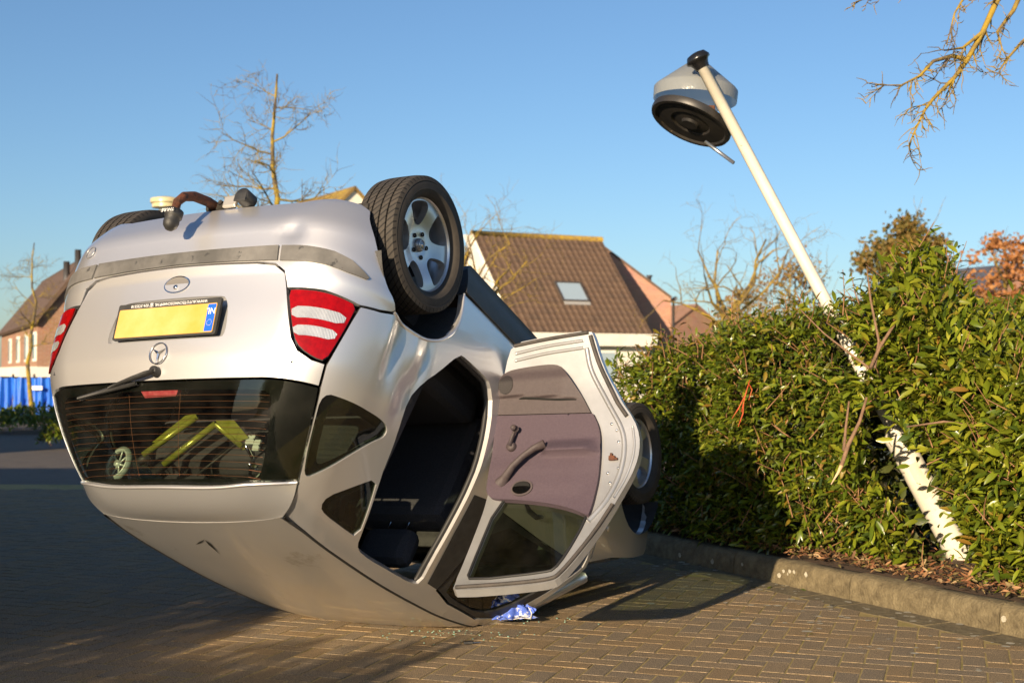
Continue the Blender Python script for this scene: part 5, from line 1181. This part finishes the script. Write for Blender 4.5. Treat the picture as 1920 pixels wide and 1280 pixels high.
b=at(60,700,32); bare_tree('bare_tree','slim bare street tree in front of the blue tarpaulin',(b.x,32,0),at(58,455,32).z,.06,9,.42,.30,3,M_bark,(0,0),10)
b=at(890,700,30); bare_tree('bare_tree','lichen-yellow bare tree in front of the tiled roof',(b.x,30,0),at(905,372,30).z*.92,.075,15,.75,.55,3,M_barkY,(.03,0),3,7)
b=at(1388,700,34); bare_tree('bare_tree','spreading bare tree with yellow lichen rising behind the hedge',(b.x,34,0),at(1340,408,34).z*.95,.10,24,.62,.75,3,M_barkY,(-.12,0),5,8)
def leaf_tree(name,label,base,H,rx,rz,leafm,seed,n=5200,s=.16):
    q=random.Random(seed); t=tag(empty(name,base),label,'tree'); m=MB(); tips=[]
    m.tube([(0,0,0),(0.05,0,H*.3),(0,.05,H*.6),(.05,0,H*.9)],[H*.022,H*.018,H*.012,.02],8); m.build('trunk',M_bark,t)
    m=MB(); 
    for i in range(12): branch(m,q,Vector((0,0,H*(.30+.05*i))),Vector((math.cos(i*2.4),math.sin(i*2.4),q.uniform(.3,1))).normalized(),rx*q.uniform(.7,1.1),H*.008,1,2,.15,2)
    m.build('branches',M_bark,t)
    m=MB(); cl=[]
    for i in range(46):
        a=q.uniform(0,6.283); cz=q.uniform(-1,1); rr=math.sqrt(max(0,1-cz*cz))*q.uniform(.45,1.0); cl.append((Vector((rx*rr*math.cos(a),rx*rr*math.sin(a),H-rz+rz*cz*.95)),q.uniform(.14,.30)*rx))
    for i in range(n):
        c,r_=q.choice(cl); p=c+Vector((q.gauss(0,r_*.6),q.gauss(0,r_*.6),q.gauss(0,r_*.5))); l=s*q.uniform(.6,1.3)
        M=leaf_frame(Vector((q.gauss(0,1),q.gauss(0,1),q.gauss(0,1))),Vector((0,0,1)),q.uniform(0,3)); m.add([p+M@Vector(v) for v in ((0,-l*.3,0),(l*.5,-l*.4,.1*l),(l,0,0),(l*.5,l*.4,.1*l),(0,l*.3,0))],[(0,1,2,3,4)])
    tag(m.build('crown',leafm,t),kind='stuff'); return t
M_aut1=leaf_mat('autumn_olive',[(0.13,0.11,0.02),(0.20,0.12,0.025),(0.09,0.10,0.02),(0.25,0.13,0.03)],.7,.3)
M_aut2=leaf_mat('autumn_orange',[(0.40,0.17,0.05),(0.33,0.13,0.045),(0.45,0.23,0.08)],.7,.35)
M_aut3=leaf_mat('autumn_russet',[(0.25,0.14,0.05),(0.18,0.10,0.04),(0.30,0.18,0.05),(0.16,0.13,0.03)],.8,.3)
b=at(1700,700,60); leaf_tree('autumn_tree','rounded olive and russet autumn tree beyond the bush',(b.x,60,0),at(1700,416,60).z,2.2,2.5,M_aut1,31,4600,.20)
b=at(1888,700,62); leaf_tree('autumn_tree','orange-leaved tree above the dark slate roof',(b.x,62,0),at(1885,446,62).z,1.9,1.9,M_aut2,32,2300,.20)
b=at(1490,700,46); leaf_tree('russet_thicket_tree','low russet tree half hidden by the lamp post and hedge',(b.x,46,0),at(1490,490,46).z,1.8,2.0,M_aut3,33,3000,.10)
b=at(1400,700,50); leaf_tree('russet_thicket_tree','smaller russet bush just left of the lamp post above the hedge',(b.x,50,0),at(1400,545,50).z,1.5,1.3,M_aut3,34,1700,.10)
# overhanging limb of a tree that stands right of the view
tn=tag(empty('roadside_tree',(5.6,9.2,0)),'lichen-covered bare tree reaching its limbs over the bush from the side','tree'); TB=Vector(tn.location)
m=MB(); m.tube([(0,0,0),(-.05,0,1.5),(-.1,-.05,3.2),(-.05,-.1,4.6),(.1,0,6.2)],[.16,.14,.12,.09,.05],12); m.build('trunk',M_barkY,tn)
q=random.Random(77); m=MB()
def limbpath(pts,r0,r1,m,q,sub=1.0):
    P=[at(x,y,Y)-TB for x,y,Y in pts]; n=len(P); rad=[r0+(r1-r0)*i/(n-1) for i in range(n)]
    m.tube(P,rad,7)
    for i in range(1,n):
        for _ in range(4):
            f=q.random(); c=P[i-1].lerp(P[i],f); d=(P[i]-P[i-1]).normalized(); a=Matrix.Rotation(q.uniform(0,6.283),3,d)@d.orthogonal().normalized()
            branch(m,q,c,(d*q.uniform(.4,1)+a*q.uniform(.4,.9)+Vector((0,0,-.35))).normalized(),q.uniform(.09,.24)*sub,max(rad[i]*.42,.004),2,3,.26,1,-.2)
limbpath([(2250,-330,8.9),(2100,-200,8.6),(1960,-110,8.3),(1870,0,8.1),(1843,60,8.0),(1812,115,7.95),(1790,145,7.9),(1750,185,7.85),(1735,205,7.8),(1718,240,7.8),(1705,270,7.8)],.027,.004,m,q)
limbpath([(1812,112,7.95),(1785,105,7.9),(1750,115,7.8),(1725,142,7.75),(1690,160,7.7),(1650,160,7.7)],.016,.003,m,q,.7)
limbpath([(1843,60,8.0),(1805,90,7.9),(1770,95,7.8)],.013,.004,m,q,.8)
limbpath([(1960,-110,8.3),(1900,20,8.2),(1870,60,8.2),(1880,95,8.2)],.02,.004,m,q,.7)
limbpath([(2050,-20,8.4),(1960,40,8.3),(1915,80,8.2),(1885,115,8.2),(1870,140,8.2)],.018,.003,m,q,.7)
limbpath([(1870,0,8.1),(1820,-25,8.0),(1790,25,7.9),(1775,85,7.9)],.012,.003,m,q,.6)
limbpath([(1960,-110,8.3),(1840,-80,8.0),(1720,-40,7.8),(1640,-8,7.7),(1604,4,7.7)],.016,.003,m,q,.6)
m.build('branches',M_barkY,tn)
# low planting at the far left
def s_blob(c,rx,ry,h):
    def f(q):
        a=q.uniform(0,6.283); r_=math.sqrt(q.random()); return Vector((c.x+rx*r_*math.cos(a),c.y+ry*r_*math.sin(a),h*(1-r_*r_*.7)*q.uniform(.3,1)+.03)),Vector((0,-.4,.7))
    return f
c=at(30,815,26); leafy('ground_cover_shrub','low dark green shrubs along the foot of the blue tarpaulin','shrub',(c.x,26,0),s_blob(Vector((c.x-.2,27.5,0)),1.9,1.6,.5),2600,(.10,.17),[M_leaf],[1],60,M_twig,41)
c=at(108,838,21); leafy('ground_cover_shrub','small dark green shrub at the road edge beside the rear bumper','shrub',(c.x,21,0),s_blob(Vector((c.x,21,0)),.30,.3,.55),700,(.06,.10),[M_leaf],[1],30,M_twig,42)
# unseen shrub added behind the camera; its ragged shade falls across the near paving
def s_low(q):
    c_=q.uniform(-5.7,-2.4); s_=q.uniform(-2.5,-1.6); zt=1.60+.30*(1-smooth(-4.15,-3.6,c_))+.16*noise.noise(Vector((c_*2.3,4,1)))-.25*smooth(-3.0,-2.4,c_)
    return Vector((.899*c_+.438*s_,-.438*c_+.899*s_,q.uniform(.1,1)**.6*zt)),Vector((0,0,.6))
leafy('unseen_roadside_shrub','unseen loose leafy shrub added to shade the near paving','shrub',(-4.1,-.2,0),s_low,9500,(.09,.15),[M_leaf],[1],90,M_twig,43)
# ---------------------------------------------------------------- small things on the paving
def gp_(px,py,z=0.0):
    Y=(CAM_H-z)*2400/(py-700); p=at(px,py,Y); return Vector((p.x,p.y,z))
c=at(962,1160,6.25); e_=tag(empty('cloth',c),'crumpled blue and white printed cloth hanging from the crushed door opening','cloth')
m=MB(); n=14; W_,H_=.19,.16
for i in range(n+1):
    for j in range(n+1):
        u,v_=i/n-.5,j/n-.5; m.v.append((u*W_*(1-.35*(v_+.5)*0)+.02*math.sin(v_*9),-.02+v_*H_*.55+.012*math.sin(u*17+v_*7),.010+.075*max(0,v_+.15)*(1-.8*abs(u))*1.6+.006*math.sin(u*23+3*v_)*math.cos(v_*13)+.004*math.sin(u*41)+.004))
for i in range(n):
    for j in range(n): m.f.append((i*(n+1)+j,(i+1)*(n+1)+j,(i+1)*(n+1)+j+1,i*(n+1)+j+1)); m.sm.append(True); m.mi.append(0)
M_cl=mat('printed_cloth',(0.05,0.10,0.45),(0.09,0.17,0.60),30,.85,c3=(0.62,0.64,0.68),s3=26,t3=(.53,.58)); o=m.build('printed_side',M_cl,e_); o.rotation_euler=(0,0,.25)
m=MB(); m.tube([(-.10,-.052,.014),(-.05,-.062,.010),(0,-.066,.012),(.04,-.060,.018),(.08,-.052,.012)],[.002,.003,.003,.003,.002],5,flat=.6); m.tube([(.085,-.05,.01),(.09,-.03,.035),(.075,-.01,.06)],[.003,.003,.002],5); m.build('white_hem',mat('cloth_white',(0.62,0.60,0.55),None,rough=.85),e_)
gs=MB(); q=random.Random(5)
for i in range(75):
    px_,py_=q.gauss(880,70),1178+abs(q.gauss(0,11))
    if q.random()<.3: px_,py_=q.gauss(1010,40),1160+q.gauss(0,8)
    c=gp_(px_,py_,.004); s=q.uniform(.002,.005); a=q.uniform(0,6.28)
    P=[c+Vector((s*math.cos(a+t),s*math.sin(a+t),0)) for t in (0,1.7,3.2,4.6)]; T=[p_+Vector((q.uniform(-.001,.001),0,s*.9)) for p_ in P]; gs.add(P+T,[(4,5,6,7),(0,1,5,4),(1,2,6,5),(2,3,7,6),(3,0,4,7)])
tag(gs.build('glass_crumbs',mat('green_glass_crumb',(0.12,0.26,0.21),(0.25,0.40,0.34),200,.1,spec=.8)),'scattered crumbs of greenish broken window glass on the paving beside the roof','glass crumbs',kind='stuff')
c=gp_(884,1203,.004); ky=tag(empty('car_key',c),'black key with a silver blade lying on the pavers','key'); ky.rotation_euler=(0,0,.15)
m=MB(); m.box((-.035,-.012,0),(.008,.014,.011),.004); m.build('grip',M_blackp,ky); m=MB(); m.box((.008,-.003,.003),(.042,.004,.006),.001); m.build('blade',M_chrome,ky)
for i,(px_,py_,lb,mt) in enumerate(((1681,1133,'single dark green leaf lying on the paving before the kerb',M_leaf),(1884,1172,'upright green leaf caught against the kerb foot',M_leaf),(1420,1098,'cluster leaf fallen at the corner of the kerb shade',M_leafB),(1448,1097,'narrow leaf fallen beside the kerb stone joint',M_leafB),(1500,1101,'dark leaf lying flat in the channel by the kerb',M_leaf),(1518,1185,'tiny yellow leaf on the pavers',M_leafO),(1286,1078,'red-brown leaf lying in the green light under the door window',M_litter),(1330,1085,'yellow green leaf in the light patch beside the kerb',M_leafB))):
    c=gp_(px_,py_,.006); vs,fs=leaf_verts(.06 if i!=5 else .025,.022 if i!=5 else .016,.2,.3); m=MB(); m.add(vs,fs,True); o=m.build('fallen_leaf',mt); o.location=c; o.rotation_euler=(-.9 if i==1 else .1,-.9 if i==1 else .05,i*1.3); tag(o,lb,'leaf')
